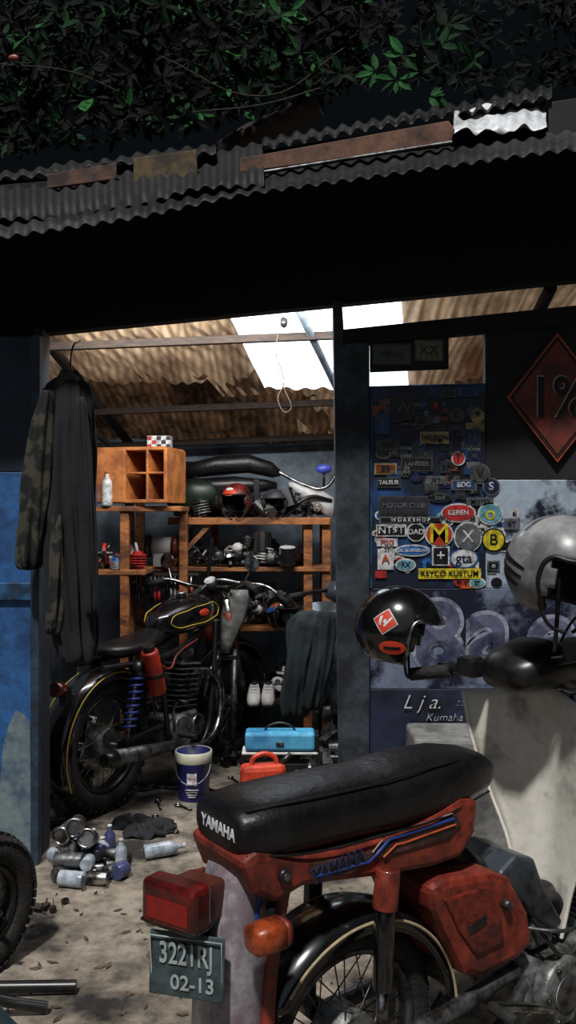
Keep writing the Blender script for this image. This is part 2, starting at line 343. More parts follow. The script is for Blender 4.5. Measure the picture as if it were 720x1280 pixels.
tube('wire',[(-.02,4.4,2.5),(-.06,4.4,2.3),(-.02,4.41,2.15),(-.05,4.4,2.06),(0,4.4,2.0),(-.02,4.4,2.12),(-.05,4.42,2.2)],.0028,mat('wire_brown',(70,54,38),.6),hw)
ell('wire_knot',(-.02,4.4,2.45),(.02,.02,.03),black,hw)

# ---------- shelving rack
yr=5.5; kr=yr/F
rk=empty('wooden_rack')
def X(u,y=yr): return ex(u,y)
def Z(v,y=yr): return ez(v,y)
zt,zm,zl=Z(650),Z(711),Z(785)
for u in (162,385,408):
    for dy in (0,.4):
        top=zt if u>170 else Z(625)
        box('post',(X(u),yr+dy,(top)/2),(.055,.05,top),wood,rk)
box('post',(X(262),yr+.4,zt/2),(.05,.05,zt),wood,rk)
box('shelf_top',(X(312),yr+.2,zt),(X(412)-X(212),.5,.03),wood,rk)
box('shelf_top_edge',(X(312),yr-.06,zt-.006),(X(412)-X(212),.02,.045),wood,rk)
box('shelf_mid',(X(285),yr+.2,zm),(X(412)-X(158),.5,.028),wood,rk)
box('shelf_low',(X(325),yr+.2,zl),(X(412)-X(240),.5,.028),wood,rk)
box('shelf_bottom',(X(325),yr+.2,Z(876)),(X(412)-X(240),.5,.03),darkwood,rk)
box('brace',(X(240),yr-.03,Z(680)),(.03,.02,.36),wood,rk,rot=(0,.75,0))
ls=empty('side_shelf')
y5=5.1
box('board',(ex(170,y5),y5+.15,ez(636,y5)),(ex(228,y5)-ex(112,y5),.42,.03),wood,ls)
box('leg_1',(ex(157,y5),y5-.02,ez(636,y5)/2),(.05,.05,ez(636,y5)),wood,ls); box('leg_2',(ex(222,y5),y5+.3,ez(636,y5)/2),(.05,.05,ez(636,y5)),wood,ls)
box('lower_board',(ex(140,y5),y5+.15,ez(715,y5)),(.4,.4,.03),wood,ls)
cr8=empty('wooden_crate',(ex(170,y5),y5+.08,ez(632,y5)+.015))
w8,h8,d8=.46,.31,.3
wc=mat('crate_ply',(196,122,64),.6,col2=(146,84,42),ns=8,dirt=.3)
for n,c,s in [('bottom',(0,0,.01),(w8,d8,.02)),('top',(0,0,h8),(w8,d8,.02)),('back',(0,d8/2,h8/2),(w8,.015,h8)),('side_a',(-w8/2,0,h8/2),(.02,d8,h8)),('side_b',(w8/2,0,h8/2),(.02,d8,h8)),('div_1',(-.02,0,h8/2),(.015,d8,h8)),('div_2',(.12,0,h8/2),(.015,d8,h8)),('mid',(.12,0,h8*.55),(.24,d8,.012)),('front_a',(-.13,-d8/2,h8/2),(.22,.012,h8*.98))]:
    box(n,c,s,wc,cr8)
cr8.rotation_euler=(0,0,-.25)
def bottle(name,loc,h,r,m,capm=None,rot=(0,0,0),parent=None):
    e=parent if parent else empty(name,loc,rot=rot)
    pr=[(0,0),(r,0),(r*1.02,h*.05),(r,h*.6),(r*.85,h*.72),(r*.35,h*.84),(r*.33,h*.95),(0,h*.95)]
    if parent:
        M=Matrix.Translation(Vector(loc))@Euler(rot).to_matrix().to_4x4()
        ax=M.to_3x3()@Vector((0,0,1))
        lathe('body',pr,loc,m,e,axis=ax,seg=16); cyl('cap',Vector(loc)+ax*h*.93,Vector(loc)+ax*h,r*.38,capm or cr,e,seg=12)
    else:
        lathe('body',pr,(0,0,0),m,e,seg=16); cyl('cap',(0,0,h*.93),(0,0,h),r*.38,capm or cr,e,seg=12)
    return e
zs=ez(636,y5)+.016
bottle('spray_bottle',(ex(117,y5),y5-.04,zs),.17,.028,cb,cw); bottle('spray_bottle',(ex(136,y5),y5-.05,zs),.2,.03,cw,co)
def pile(name,c,sx,sy,n,s0,s1,ms,seed,h=.1):
    rr=random.Random(seed); bm=bmesh.new()
    for k in range(n):
        s=rr.uniform(s0,s1); x=rr.uniform(-sx/2,sx/2); y=rr.uniform(-sy/2,sy/2)
        z=s*.4+max(0,h*(1-abs(x)/(sx/2)*.8)*rr.random()-s*.3)
        M=Matrix.Translation((x,y,z))@Euler((rr.choice((0,H,rr.uniform(0,3))),rr.uniform(-.3,.3),rr.uniform(0,6))).to_matrix().to_4x4()
        t=rr.randrange(6); f0=len(bm.faces)
        if t==0: bmesh.ops.create_cube(bm,size=s*.6,matrix=M@Matrix.Diagonal((1.3,.6,.8,1)))
        elif t==1: bmesh.ops.create_cone(bm,cap_ends=True,segments=14,radius1=s*.35,radius2=s*.35,depth=s*.8,matrix=M)
        elif t==2:
            bmesh.ops.create_cone(bm,cap_ends=True,segments=16,radius1=s*.5,radius2=s*.5,depth=s*.15,matrix=M)
            bmesh.ops.create_cone(bm,cap_ends=True,segments=10,radius1=s*.15,radius2=s*.12,depth=s*.7,matrix=M)
        elif t==3:
            for q in range(5): bmesh.ops.create_cone(bm,cap_ends=True,segments=14,radius1=s*.4,radius2=s*.4,depth=s*.05,matrix=M@Matrix.Translation((0,0,(q-2)*s*.12)))
            bmesh.ops.create_cone(bm,cap_ends=True,segments=12,radius1=s*.25,radius2=s*.25,depth=s*.8,matrix=M)
        elif t==4:
            bmesh.ops.create_uvsphere(bm,u_segments=12,v_segments=8,radius=s*.4,matrix=M@Matrix.Diagonal((1,.7,.8,1)))
            bmesh.ops.create_cone(bm,cap_ends=True,segments=10,radius1=s*.15,radius2=s*.15,depth=s*1.1,matrix=M)
        else: bmesh.ops.create_cone(bm,cap_ends=True,segments=8,radius1=s*.08,radius2=s*.08,depth=s*1.6,matrix=M@Euler((H,0,0)).to_matrix().to_4x4())
        bm.faces.ensure_lookup_table(); mi=rr.randrange(len(ms))
        for f in bm.faces[f0:]: f.material_index=mi
    me=bpy.data.meshes.new(name); bm.to_mesh(me); bm.free()
    o=bpy.data.objects.new(name,me); link(o,None,ms); o.location=c; return o
jm=[black,steel,alu,gloss,alu,darkwood,steel,cg,white]
pile('spare_parts_pile',(X(320),yr+.08,zm+.015),.6,.3,50,.07,.16,jm,1,.17)
pile('spare_parts_pile',(X(236),yr+.15,zm+.015),.2,.3,16,.06,.14,jm,2,.14)
pile('spare_parts_pile',(X(330),yr+.08,zl+.015),.6,.3,40,.07,.17,jm,3,.24)
pile('spare_parts_pile',(X(365),yr+.12,zt+.018),.4,.3,26,.06,.15,jm+[white],4,.16)
pile('spare_parts_pile',(X(270),yr+.16,zt+.018),.5,.3,32,.07,.16,[black,gloss,steel,rubber,alu],14,.16)
pile('tin_can_pile',(ex(140,y5),y5+.12,ez(715,y5)+.015),.3,.25,24,.06,.13,[steel,cb,cw,cr,black],5,.12)
pile('scrap_metal_pile',(ex(412,4.7),4.75,0),.3,.3,46,.07,.17,[steel,alu,black,steel],6,.3)
pile('scrap_metal_pile',(ex(325,5.2),5.25,0),.5,.16,22,.07,.14,[black,steel,rubber,darkwood],7,.16)
pile('scrap_metal_pile',(-1.2,4.75,0),.24,.9,40,.08,.2,[black,steel,white,rubber,alu],8,.6)
pile('spare_parts_pile',(X(365),yr+.2,Z(876)+.015),.4,.3,20,.06,.15,jm,9,.2)
tl=empty('hanging_tools')
for i in range(16):
    u=166+i*5; L_=R.uniform(.1,.2); y=yr-.08
    x=X(u); cyl('tool',(x,y,zm-.03),(x+R.uniform(-.01,.01),y,zm-.03-L_),.006,R.choice([steel,chrome,black]),tl,r2=.009,seg=8)
    cyl('handle',(x,y,zm-.03-L_*.5),(x,y,zm-.04-L_),.011,R.choice([black,cr,steel,steel]),tl,seg=8)
box('rail',(X(205),yr-.08,zm-.03),(.45,.015,.02),darkwood,tl)
gr=empty('bench_grinder',(X(203),yr-.02,zm+.015))
cyl('motor',(-.06,0,.13),(.06,0,.13),.055,white,gr); cyl('wheel_1',(-.1,0,.13),(-.07,0,.13),.07,steel,gr); cyl('wheel_2',(.07,0,.13),(.1,0,.13),.07,red,gr); box('base',(0,0,.04),(.1,.09,.08),white,gr)
fb=empty('checkered_box',(ex(196,y5),y5+.12,zs+.315)); box('body',(0,0,.05),(.14,.08,.1),cw,fb)
for i in range(5):
    for j in range(4):
        if (i+j)%2: box('check',(-.056+i*.028,-.042,.014+j*.024),(.026,.002,.022),cr if i<2 else ck,fb,bevel=0)

# ---------- helmets
def helmet(name,loc,rot,r,shell,lining=None,trim=None,peak=False):
    e=empty(name,loc,rot=rot); lining=lining or rubber
    bm=bmesh.new(); bmesh.ops.create_uvsphere(bm,u_segments=56,v_segments=36,radius=1)
    dl=[]
    for f in bm.faces:
        c=f.calc_center_median()
        fr = c.x>.28 and c.z<.30+ .12*(c.x-.28) and abs(c.y)<.86
        if fr or c.z<-.72: dl.append(f)
    bmesh.ops.delete(bm,geom=dl,context='FACES')
    for v in bm.verts:
        k=1.0 if v.co.z>-.2 else 1+(v.co.z+.2)*.12
        v.co=Vector((v.co.x*r*1.1*k,v.co.y*r*.95*k,v.co.z*r*1.05))
    me=bpy.data.meshes.new('shell'); bm.to_mesh(me); bm.free()
    for p in me.polygons: p.use_smooth=True
    o=link(bpy.data.objects.new('shell',me),e,[shell,lining])
    s=o.modifiers.new('s','SOLIDIFY'); s.thickness=r*.16; s.offset=-1; s.material_offset=1; s.material_offset_rim=1
    for sg in(-1,1):
        tube('strap',[(r*.25,sg*r*.78,-r*.5),(r*.35,sg*r*.5,-r*.95),(r*.42,sg*.1*r,-r*1.1)],r*.035,rubber,e)
    tm=trim or rubber
    arc=[(r*1.1*math.sqrt(max(0,1-(.34**2)-yy*yy)),yy*.95*r,.35*r) for yy in [-.86+.172*i for i in range(11)]]
    arc=[(max(a[0],r*.3),a[1],a[2]) for a in arc]
    side=[(r*.30,.92*r,.0),(r*.30,.80*r*1.0,-.4*r),(r*.27,.66*r,-.72*r)]
    full=[(x,-y,z) for x,y,z in reversed(side)]+arc+side
    tube('trim',full,r*.045,tm,e)
    return e
def decal(par,d,pts,r,m,k=1.012,name='decal',roll=0):
    rad=Vector((r*1.1,r*.95,r*1.05)); d=Vector(d).normalized(); up=Vector((0,0,1)); u=up.cross(d).normalized(); v=d.cross(u)
    c_,s_=math.cos(roll),math.sin(roll)
    P2=[]
    for i in range(len(pts)):
        a=pts[i];b=pts[(i+1)%len(pts)]
        for t in (0,.25,.5,.75): P2.append((a[0]*(1-t)+b[0]*t,a[1]*(1-t)+b[1]*t))
    cx=sum(p[0] for p in P2)/len(P2); cyy=sum(p[1] for p in P2)/len(P2)
    vs=[];fs=[];n=len(P2)
    for s in(.02,.25,.5,.75,1):
        for x,y in P2:
            x2=cx+(x-cx)*s;y2=cyy+(y-cyy)*s; x3=x2*c_-y2*s_;y3=x2*s_+y2*c_
            p=(d+u*x3+v*y3).normalized(); vs.append((p.x*rad.x*k,p.y*rad.y*k,p.z*rad.z*k))
    for q in range(4):
        for i in range(n):
            j=(i+1)%n; fs.append((q*n+i,q*n+j,(q+1)*n+j,(q+1)*n+i))
    mesh(name,vs,fs,m,par,smooth=True)
circ=lambda a,b:[(a*math.cos(k*math.pi/8),b*math.sin(k*math.pi/8)) for k in range(16)]
rb=.130
hb=helmet('black_helmet',(.352,2.78,1.13),(.0,.16,-.2),rb,gloss,trim=chrome)
dcl=mat('decal_orange',(200,62,38),.4)
D1=(-.3,-1,.25)
decal(hb,D1,[(-.3,0),(0,-.32),(.3,0),(0,.32)],rb,cw,1.01); decal(hb,D1,[(-.26,0),(0,-.28),(.26,0),(0,.28)],rb,dcl,1.018)
for k,sh in enumerate([[(-.13,-.1),(-.07,-.1),(-.07,.12),(-.13,.09)],[(-.02,-.1),(.02,-.12),(.15,.1),(.11,.12)],circ(.035,.05)]):
    decal(hb,D1,sh,rb,cw,1.026)
D2=(-.05,-1,-.34)
decal(hb,D2,circ(.3,.17),rb,dcl,1.012,roll=.15); decal(hb,D2,[(-.18,-.03),(.18,-.03),(.18,.03),(-.18,.03)],rb,ck,1.022,roll=.15)
rw=.142
hwm=mat('helmet_white',(158,158,158),.35,col2=(100,102,104),ns=5,coat=.3,dirt=.35)
hh=helmet('white_helmet',(.73,2.36,1.345),(0,.18,-1.0),rw,hwm,trim=ck)
for i,(dz,ln) in enumerate([(0.06,.62),(-.14,.55),(-.34,.42)]):
    decal(hh,(-.55,-1,dz+.05),[(-ln*.8,.14),(-ln*.3,.0),(ln*.8,-.08),(ln*.85,-.03),(0,.08),(-ln*.5,.15)],rw,ck,1.012)
decal(hh,(-.1,-.1,1),[(-.05,-.9),(.05,-.9),(.05,.6),(-.05,.6)],rw,cg,1.012,roll=.3)
h1=helmet('red_helmet',(X(296),yr-.04,zt+.12),(0,0,-1.9),.105,mat('helmet_red',(110,34,28),.35,col2=(30,16,16),ns=14))
decal(h1,(1,-.1,.55),circ(.5,.25),.105,dcl); decal(h1,(.9,-.1,.75),circ(.25,.1),.105,cw,1.02)
h2=helmet('grey_helmet',(X(343),yr-.04,zt+.105),(0,0,-1.5),.085,mat('helmet_dark',(50,52,56),.4))
h3=helmet('blue_helmet',(ex(352,5.38),5.4,zl+.115),(0,.1,-.8),.1,gloss); decal(h3,(0,-1,.2),circ(.5,.15),.1,cb,roll=.5); decal(h3,(.2,-1,.5),circ(.35,.12),.1,co,roll=.6)
st=empty('motorcycle_seat',(X(290),yr+.15,zt+.02))
loft('cushion',[se(x,z,w,h) for x,z,w,h in[(-.33,.27,.02,.02),(-.3,.29,.08,.05),(-.1,.33,.1,.06),(.1,.34,.09,.06),(.25,.3,.06,.05),(.3,.28,.02,.02)]],leather,st)
loft('pan',[se(x,z,w,h) for x,z,w,h in[(-.36,.18,.02,.02),(-.3,.19,.09,.05),(0,.2,.1,.06),(.2,.2,.07,.04),(.28,.2,.02,.02)]],black,st)
for x in(-.2,.15): box('bracket',(x,0,.12),(.04,.16,.23),black,st)
fr=empty('white_fairing',(X(385),yr+.05,zt+.02))
loft('panel',[[(x,yy-.02,z),(x+.0,yy,z+hh_),(x+.02,yy+.04,z+hh_*.5),(x+.02,yy+.03,z)] for x,yy,z,hh_ in[(-.12,0,.2,.02),(-.05,0,.14,.07),(.03,0,.08,.11),(.1,0,.02,.14),(.16,0,.0,.12)]],white,fr)
tube('frame_tube',[(-.18,0,.28),(-.02,0,.2),(.1,0,.18),(.2,.05,.3)],.012,chrome,fr); tube('frame_tube2',[(-.14,-.05,.0),(0,-.05,.12),(.15,0,.1)],.014,black,fr)
ell('lamp',(.1,-.04,.3),(.05,.03,.03),mat('bluelamp',(70,80,180),.4),fr); cyl('lamp_bracket',(.1,-.03,.28),(.1,0,.18),.008,black,fr,seg=8)
tk=empty('fuel_tank',(X(240),yr+.12,zt+.02)); loft('tank',[se(x,.12+z,w,h) for x,z,w,h in[(-.18,0,.02,.03),(-.14,0,.08,.09),(0,.02,.1,.11),(.12,.02,.09,.09),(.18,0,.03,.04)]],mat('tank_green',(26,44,30),.4,col2=(14,16,16)),tk); cyl('cap',(0,0,.25),(0,0,.27),.03,chrome,tk)
fk=empty('moped_front_end',(ex(292,5.3),5.3,0),rot=(-.04,0,.15))
gsh=mat('grey_shell',(156,160,156),.45,col2=(92,92,88),ns=6,dirt=.4)
z1=ez(742,5.3); z0=ez(812,5.3)
loft('shell',[[(cx+w*dx,dy*.05-.02*abs(dx),z) for dx,dy in((-1,.6),(-.7,-.6),(0,-1),(.7,-.6),(1,.6),(0,.2))] for z,w,cx in[(z1+.02,.055,.04),(z1-.05,.085,.02),(z1-.15,.08,0),(z1-.26,.055,-.03),(z0-.02,.03,-.05)]],gsh,fk)
tube('handlebar',[(-.2,-.08,z1+.03),(-.1,0,z1+.08),(.05,0,z1+.06),(.2,-.02,z1+.04),(.28,-.08,z1-.02)],.011,chrome,fk); cyl('grip_1',(-.2,-.08,z1+.03),(-.26,-.12,z1-.01),.017,rubber,fk); cyl('grip_2',(.26,-.07,z1),(.32,-.11,z1-.06),.017,rubber,fk)
for s in(-.05,.05): cyl('fork_leg',(s-.04,.0,z0),(s-.06,-.02,.03),.018,steel,fk); cyl('fork_foot',(s-.06,-.05,.02),(s-.06,.02,.02),.02,black,fk)
box('stay',(-.05,0,z0-.05),(.16,.04,.03),black,fk)

# ---------- folded cloth
def folded(name,secs,m,parent=None,folds=7,amp=.14,seed=0,n=64,sub=1):
    rr=random.Random(seed); ph=[rr.uniform(0,6) for _ in range(6)]; rings=[]
    S=[]
    for a,b in zip(secs[:-1],secs[1:]):
        for t in(0,.33,.66): S.append(tuple(p*(1-t)+q_*t for p,q_ in zip(a,b)))
    S.append(secs[-1]); K=len(S)
    for i,(x,y,z,hw_,hd) in enumerate(S):
        ring=[]; t=i/(K-1)
        for k in range(n):
            a=2*math.pi*k/n
            sharp=1-2*abs(math.sin(folds*.5*a+ph[0]+t*2.2))
            f=1+amp*(.4+t)*(sharp*.8+.6*math.sin(int(folds*1.7)*a+ph[1]-t*4)+.5*math.sin(3*a+ph[2]+6*t)+.35*math.sin(9*t*3+2*a+ph[4]))
            ring.append((x+hw_*f*math.cos(a),y+hd*f*math.sin(a),z+.012*math.sin(5*a+ph[3])))
        rings.append(ring)
    return loft(name,rings,m,parent,sub=sub)
camo=mat('camo_cloth',(18,18,20),.9,col2=(58,56,46),ns=12,lo=.48,hi=.54,det=2)
clot=mat('black_cloth',(14,14,17),.9,col2=(26,27,34),ns=8)
jk=empty('hanging_jacket')
yj=3.66
def jx(u): return ex(u,yj)
def jz(v): return ez(v,yj)
folded('torso',[(jx(u),yj,jz(v),w*yj/F,d) for u,v,w,d in[(84,474,16,.03),(84,484,30,.05),(84,520,33,.06),(82,580,33,.065),(84,650,32,.07),(90,720,31,.07),(94,790,27,.06),(98,830,21,.05)]],clot,jk,9,.16,1)
folded('sleeve_left',[(jx(u),yj-.05,jz(v),w*yj/F,d) for u,v,w,d in[(64,490,8,.03),(58,530,14,.045),(50,600,16,.045),(44,660,16,.045),(40,712,14,.04)]],camo,jk,5,.16,2)
folded('sleeve_right',[(jx(u),yj-.07,jz(v),w*yj/F,d) for u,v,w,d in[(106,498,6,.03),(109,560,9,.045),(113,640,10,.045),(117,720,9,.04),(119,770,7,.04)]],clot,jk,5,.14,3)
folded('body_lining',[(jx(u),yj-.05,jz(v),w*yj/F,d) for u,v,w,d in[(76,640,8,.03),(76,700,11,.035),(74,760,10,.035),(70,790,7,.03)]],camo,jk,5,.16,7)
folded('collar',[(jx(u),yj,jz(v),w*yj/F,d) for u,v,w,d in[(86,464,9,.025),(86,474,17,.04),(84,488,22,.045)]],camo,jk,6,.1,4)
tube('hook',[(jx(88),yj,jz(474)),(jx(88),yj+.02,jz(440)),(jx(84),yj+.23,jz(412))],.004,black,jk)
gc=mat('grey_green_cloth',(46,56,58),.9,col2=(22,28,32),ns=6)
pt=empty('draped_trousers'); yp=4.98
def px_(u): return ex(u,yp)
folded('leg_1',[(px_(u),yp,ez(v,yp),w*yp/F,d) for u,v,w,d in[(394,764,18,.04),(386,778,27,.07),(378,820,20,.06),(371,860,18,.05),(369,897,17,.05)]],gc,pt,7,.16,5)
folded('leg_2',[(px_(u),yp-.04,ez(v,yp),w*yp/F,d) for u,v,w,d in[(408,764,12,.04),(406,784,16,.05),(400,830,15,.05),(393,865,14,.05),(389,885,12,.05)]],gc,pt,7,.16,6)

# ---------- wheels
def wheel(par,c,Ro,tr,nsp=28,knob=False,rimm=None,hubr=.045,pre=''):
    c=Vector(c); ax=(0,1,0); rimm=rimm or chrome
    torus(pre+'tyre',c,ax,Ro-tr,tr,rubber,par,seg=64,ms=14,sx=1.05)
    Rr=Ro-2*tr
    lathe(pre+'rim',[(Rr+.012,-tr*.75),(Rr-.006,-tr*.6),(Rr-.012,0),(Rr-.006,tr*.6),(Rr+.012,tr*.75),(Rr+.004,0)],c,rimm,par,ax,48,closed=True)
    cyl(pre+'hub',c+Vector((0,-.05,0)),c+Vector((0,.05,0)),hubr,alu,par,seg=24); cyl(pre+'axle',c+Vector((0,-.1,0)),c+Vector((0,.1,0)),.01,steel,par,seg=10)
    cu=bpy.data.curves.new(pre+'spokes','CURVE'); cu.dimensions='3D'; cu.bevel_depth=.0018
    for i in range(nsp):
        a=2*math.pi*i/nsp; a2=a+(.5 if i%2 else -.5); sd=.04 if (i//2)%2 else -.04
        s=cu.splines.new('POLY'); s.points.add(1)
        s.points[0].co=(c.x+hubr*math.cos(a2),c.y+sd,c.z+hubr*math.sin(a2),1); s.points[1].co=(c.x+Rr*math.cos(a),c.y,c.z+Rr*math.sin(a),1)
    link(bpy.data.objects.new(pre+'spokes',cu),par,steel)
    bm=bmesh.new(); n=46 if knob else 70
    for i in range(n):
        a=2*math.pi*i/n
        for k in ((-.75,0,.75) if knob else (-.5,.5)):
            rr_=tr*1.0; rad=Ro-tr+rr_*math.cos(k); yy=rr_*math.sin(k)*1.05
            aa=a+(.5*2*math.pi/n if k==0 else 0)
            M=Matrix.Translation(c+Vector((rad*math.cos(aa),yy,rad*math.sin(aa))))@Matrix.Rotation(-aa,4,'Y')@Matrix.Rotation(k,4,'Z')
            s=(.02,.022,.02) if knob else (.006,tr*.7,.012)
            bmesh.ops.create_cube(bm,size=1,matrix=M@Matrix.Diagonal((*s,1)))
    me=bpy.data.meshes.new('tread'); bm.to_mesh(me); bm.free(); link(bpy.data.objects.new(pre+'tread',me),par,rubber)
def arcfender(name,c,r,a0,a1,hw_,m,par,drop=.03,n=24,thick=.004):
    vs=[];fs=[];prof=[(-hw_,-drop),(-hw_*.85,-.006),(-hw_*.4,.004),(0,.008),(hw_*.4,.004),(hw_*.85,-.006),(hw_,-drop)]
    for i in range(n+1):
        a=a0+(a1-a0)*i/n
        for y,dr in prof: vs.append((c[0]+(r+dr)*math.cos(a),c[1]+y,c[2]+(r+dr)*math.sin(a)))
    k=len(prof)
    for i in range(n):
        for j in range(k-1): fs.append((i*k+j,i*k+j+1,(i+1)*k+j+1,(i+1)*k+j))
    return mesh(name,vs,fs,m,par,smooth=True,solid=thick)
def spring(par,p1,p2,r,turns,wr,m):
    p1=Vector(p1);p2=Vector(p2);d,u,v=basis(p2-p1);L_=(p2-p1).length; n=turns*10
    tube('spring',[p1+d*L_*i/n+(u*math.cos(2*math.pi*i/10)+v*math.sin(2*math.pi*i/10))*r for i in range(n+1)],wr,m,par,poly=True)
def arcpts(c,r,a0,a1,y,n=14): return [(c[0]+r*math.cos(a0+(a1-a0)*i/n),y,c[2]+r*math.sin(a0+(a1-a0)*i/n)) for i in range(n+1)]

# ---------- classic motorcycle (inside)
yaw=math.radians(62)
mc=empty('classic_motorcycle',(-.93,4.42,0),yaw)
rwh=.34
wheel(mc,(0,0,rwh),rwh,.055,32,pre='rear_',knob=True,rimm=black,hubr=.08); wheel(mc,(1.22,0,rwh-.01),rwh-.01,.045,32,pre='front_',rimm=black)
arcfender('rear_fender',(0,0,rwh),rwh+.035,math.radians(15),math.radians(205),.085,gloss,mc,drop=.05)
yel=mat('pinstripe_yellow',(190,160,50),.5)
for s in(-1,1): tube('fender_stripe',arcpts((0,0,rwh),rwh+.02,math.radians(20),math.radians(204),s*.088),.003,yel,mc)
arcfender('front_fender',(1.22,0,rwh),rwh+.03,math.radians(30),math.radians(170),.065,gloss,mc,drop=.04)
bs=mat('blue_spring',(40,56,140),.4)
for s in(-1,1):
    spring(mc,(.03,s*.14,.42),(.1,s*.14,.68),.03,8,.006,bs); cyl('shock_rod',(.0,s*.14,.34),(.11,s*.14,.73),.014,chrome,mc); cyl('shock_cap',(.1,s*.14,.67),(.115,s*.14,.74),.032,black,mc)
    tube('swingarm',[(0,s*.1,rwh),(.5,s*.09,.36)],.02,black,mc,poly=True)
    tube('seat_rail',[(-.12,s*.1,.74),(.2,s*.11,.73),(.5,s*.09,.74),(.95,s*.04,.86)],.014,black,mc)
    tube('cradle',[(.98,s*.04,.84),(.85,s*.1,.45),(.72,s*.12,.2),(.45,s*.12,.2),(.38,s*.11,.45),(.35,s*.1,.74)],.015,black,mc)
    cyl('fork',(1.22,s*.09,rwh),(1.02,s*.09,.98),.02,chrome,mc); cyl('fork_slider',(1.22,s*.09,rwh-.02),(1.13,s*.09,.62),.028,black,mc); cyl('fork_shroud',(1.12,s*.09,.66),(1.04,s*.09,.9),.03,red,mc)
loft('seat',[se(x,z,w,h) for x,z,w,h in[(-.05,.80,.03,.015),(-.02,.805,.11,.03),(.1,.80,.125,.035),(.25,.80,.12,.04),(.40,.83,.09,.04),(.45,.84,.03,.02)]],leather,mc)
loft('fuel_tank',[se(x,z,w,h) for x,z,w,h in[(.4,.88,.02,.02),(.43,.89,.07,.06),(.55,.9,.11,.09),(.7,.92,.135,.11),(.85,.93,.12,.1),(.93,.93,.07,.06),(.96,.93,.02,.02)]],gloss,mc,sub=1)
for s in(-1,1):
    tube('tank_stripe',[(.46,s*.09,.90),(.58,s*.122,.955),(.72,s*.136,.975),(.86,s*.118,.97),(.9,s*.112,.93),(.8,s*.133,.89),(.62,s*.123,.87),(.48,s*.097,.875)],.003,yel,mc,cyc=True)
    ell('tank_badge',(.72,s*.133,.93),(.05,.008,.022),dcl,mc)
cyl('tank_cap',(.68,0,1.02),(.68,0,1.045),.03,chrome,mc)
box('crankcase',(.55,0,.3),(.34,.2,.18),alu,mc,bevel=.03); cyl('clutch_cover',(.5,-.1,.3),(.5,-.145,.3),.095,alu,mc,seg=28,bevel=.01); cyl('timing_cover',(.66,-.1,.31),(.66,-.14,.31),.06,chrome,mc,bevel=.01)
cyl('clutch_cover_l',(.5,.1,.3),(.5,.14,.3),.1,alu,mc,bevel=.01)
for i in range(9): box('fin',(.6+.008*i,0,.42+.028*i),(.2,.19 if i<6 else .17,.008),steel if i<6 else alu,mc,rot=(0,.12,0),bevel=.002)
cyl('barrel',(.59,0,.38),(.66,0,.68),.065,black,mc); box('rocker',(.665,0,.7),(.13,.12,.05),alu,mc,bevel=.015)
cyl('carburettor',(.5,-.02,.58),(.4,-.03,.58),.03,alu,mc); cyl('air_filter',(.4,-.03,.58),(.3,-.04,.58),.05,black,mc)
tube('exhaust_pipe',[(.7,-.06,.6),(.85,-.12,.55),(.86,-.15,.35),(.72,-.17,.22),(.5,-.17,.22),(.35,-.17,.26)],.02,chrome,mc)
cyl('muffler',(.4,-.17,.26),(-.15,-.19,.32),.026,steel,mc,r2=.045); cyl('muffler_tip',(-.15,-.19,.32),(-.22,-.19,.33),.045,black,mc,r2=.03)
cyl('canister',(.22,-.18,.57),(.13,-.19,.8),.045,mat('canister_orange',(196,60,34),.4,col2=(150,40,24),dirt=.2),mc,seg=22,bevel=.012); cyl('canister_cap',(.13,-.19,.8),(.12,-.19,.83),.03,black,mc)
cyl('canister_band',(.185,-.185,.66),(.18,-.185,.68),.048,black,mc)
tube('handlebar',[(.86,.38,1.06),(.92,.3,1.09),(1.0,.12,1.05),(1.01,-.12,1.05),(.92,-.3,1.09),(.86,-.38,1.06)],.012,chrome,mc)
for s in(-1,1):
    cyl('grip',(.92,s*.29,1.088),(.85,s*.4,1.055),.018,rubber,mc)
    tube('lever',[(.95,s*.27,1.09),(.93,s*.38,1.07)],.005,chrome,mc); tube('mirror_stem',[(.95,s*.26,1.09),(.97,s*.3,1.18)],.005,chrome,mc)
    cyl('mirror',(.975,s*.3,1.2),(.96,s*.3,1.2),.05,chrome,mc,bevel=.004)
cyl('headlight',(1.05,0,.95),(1.18,0,.94),.07,gloss,mc,r2=.09,bevel=.01); cyl('headlight_lens',(1.18,0,.94),(1.195,0,.94),.085,white,mc,bevel=.006)
cyl('speedometer',(1.02,0,1.02),(.98,0,1.09),.04,black,mc); cyl('speedo_face',(.98,0,1.09),(.978,0,1.093),.035,cw,mc)
tube('wiring',[(.3,-.1,.72),(.4,-.12,.66),(.5,-.1,.72),(.7,-.1,.78)],.006,red,mc); tube('cable',[(1.0,-.12,1.06),(1.12,-.08,.85),(.95,-.06,.7),(.6,-.08,.6)],.005,black,mc)
box('side_box',(.27,-.1,.58),(.16,.04,.16),gloss,mc,bevel=.02); cyl('tail_lamp',(-.3,0,.66),(-.35,0,.67),.035,redl,mc); box('lamp_bracket',(-.27,0,.62),(.05,.04,.1),black,mc)
tube('side_stand',[(.5,.14,.2),(.48,.3,.01)],.01,steel,mc,poly=True); tube('footpeg',[(.45,-.12,.3),(.45,-.26,.3)],.014,rubber,mc,poly=True); tube('kickstart',[(.42,-.14,.32),(.36,-.2,.5),(.36,-.26,.5)],.009,chrome,mc)

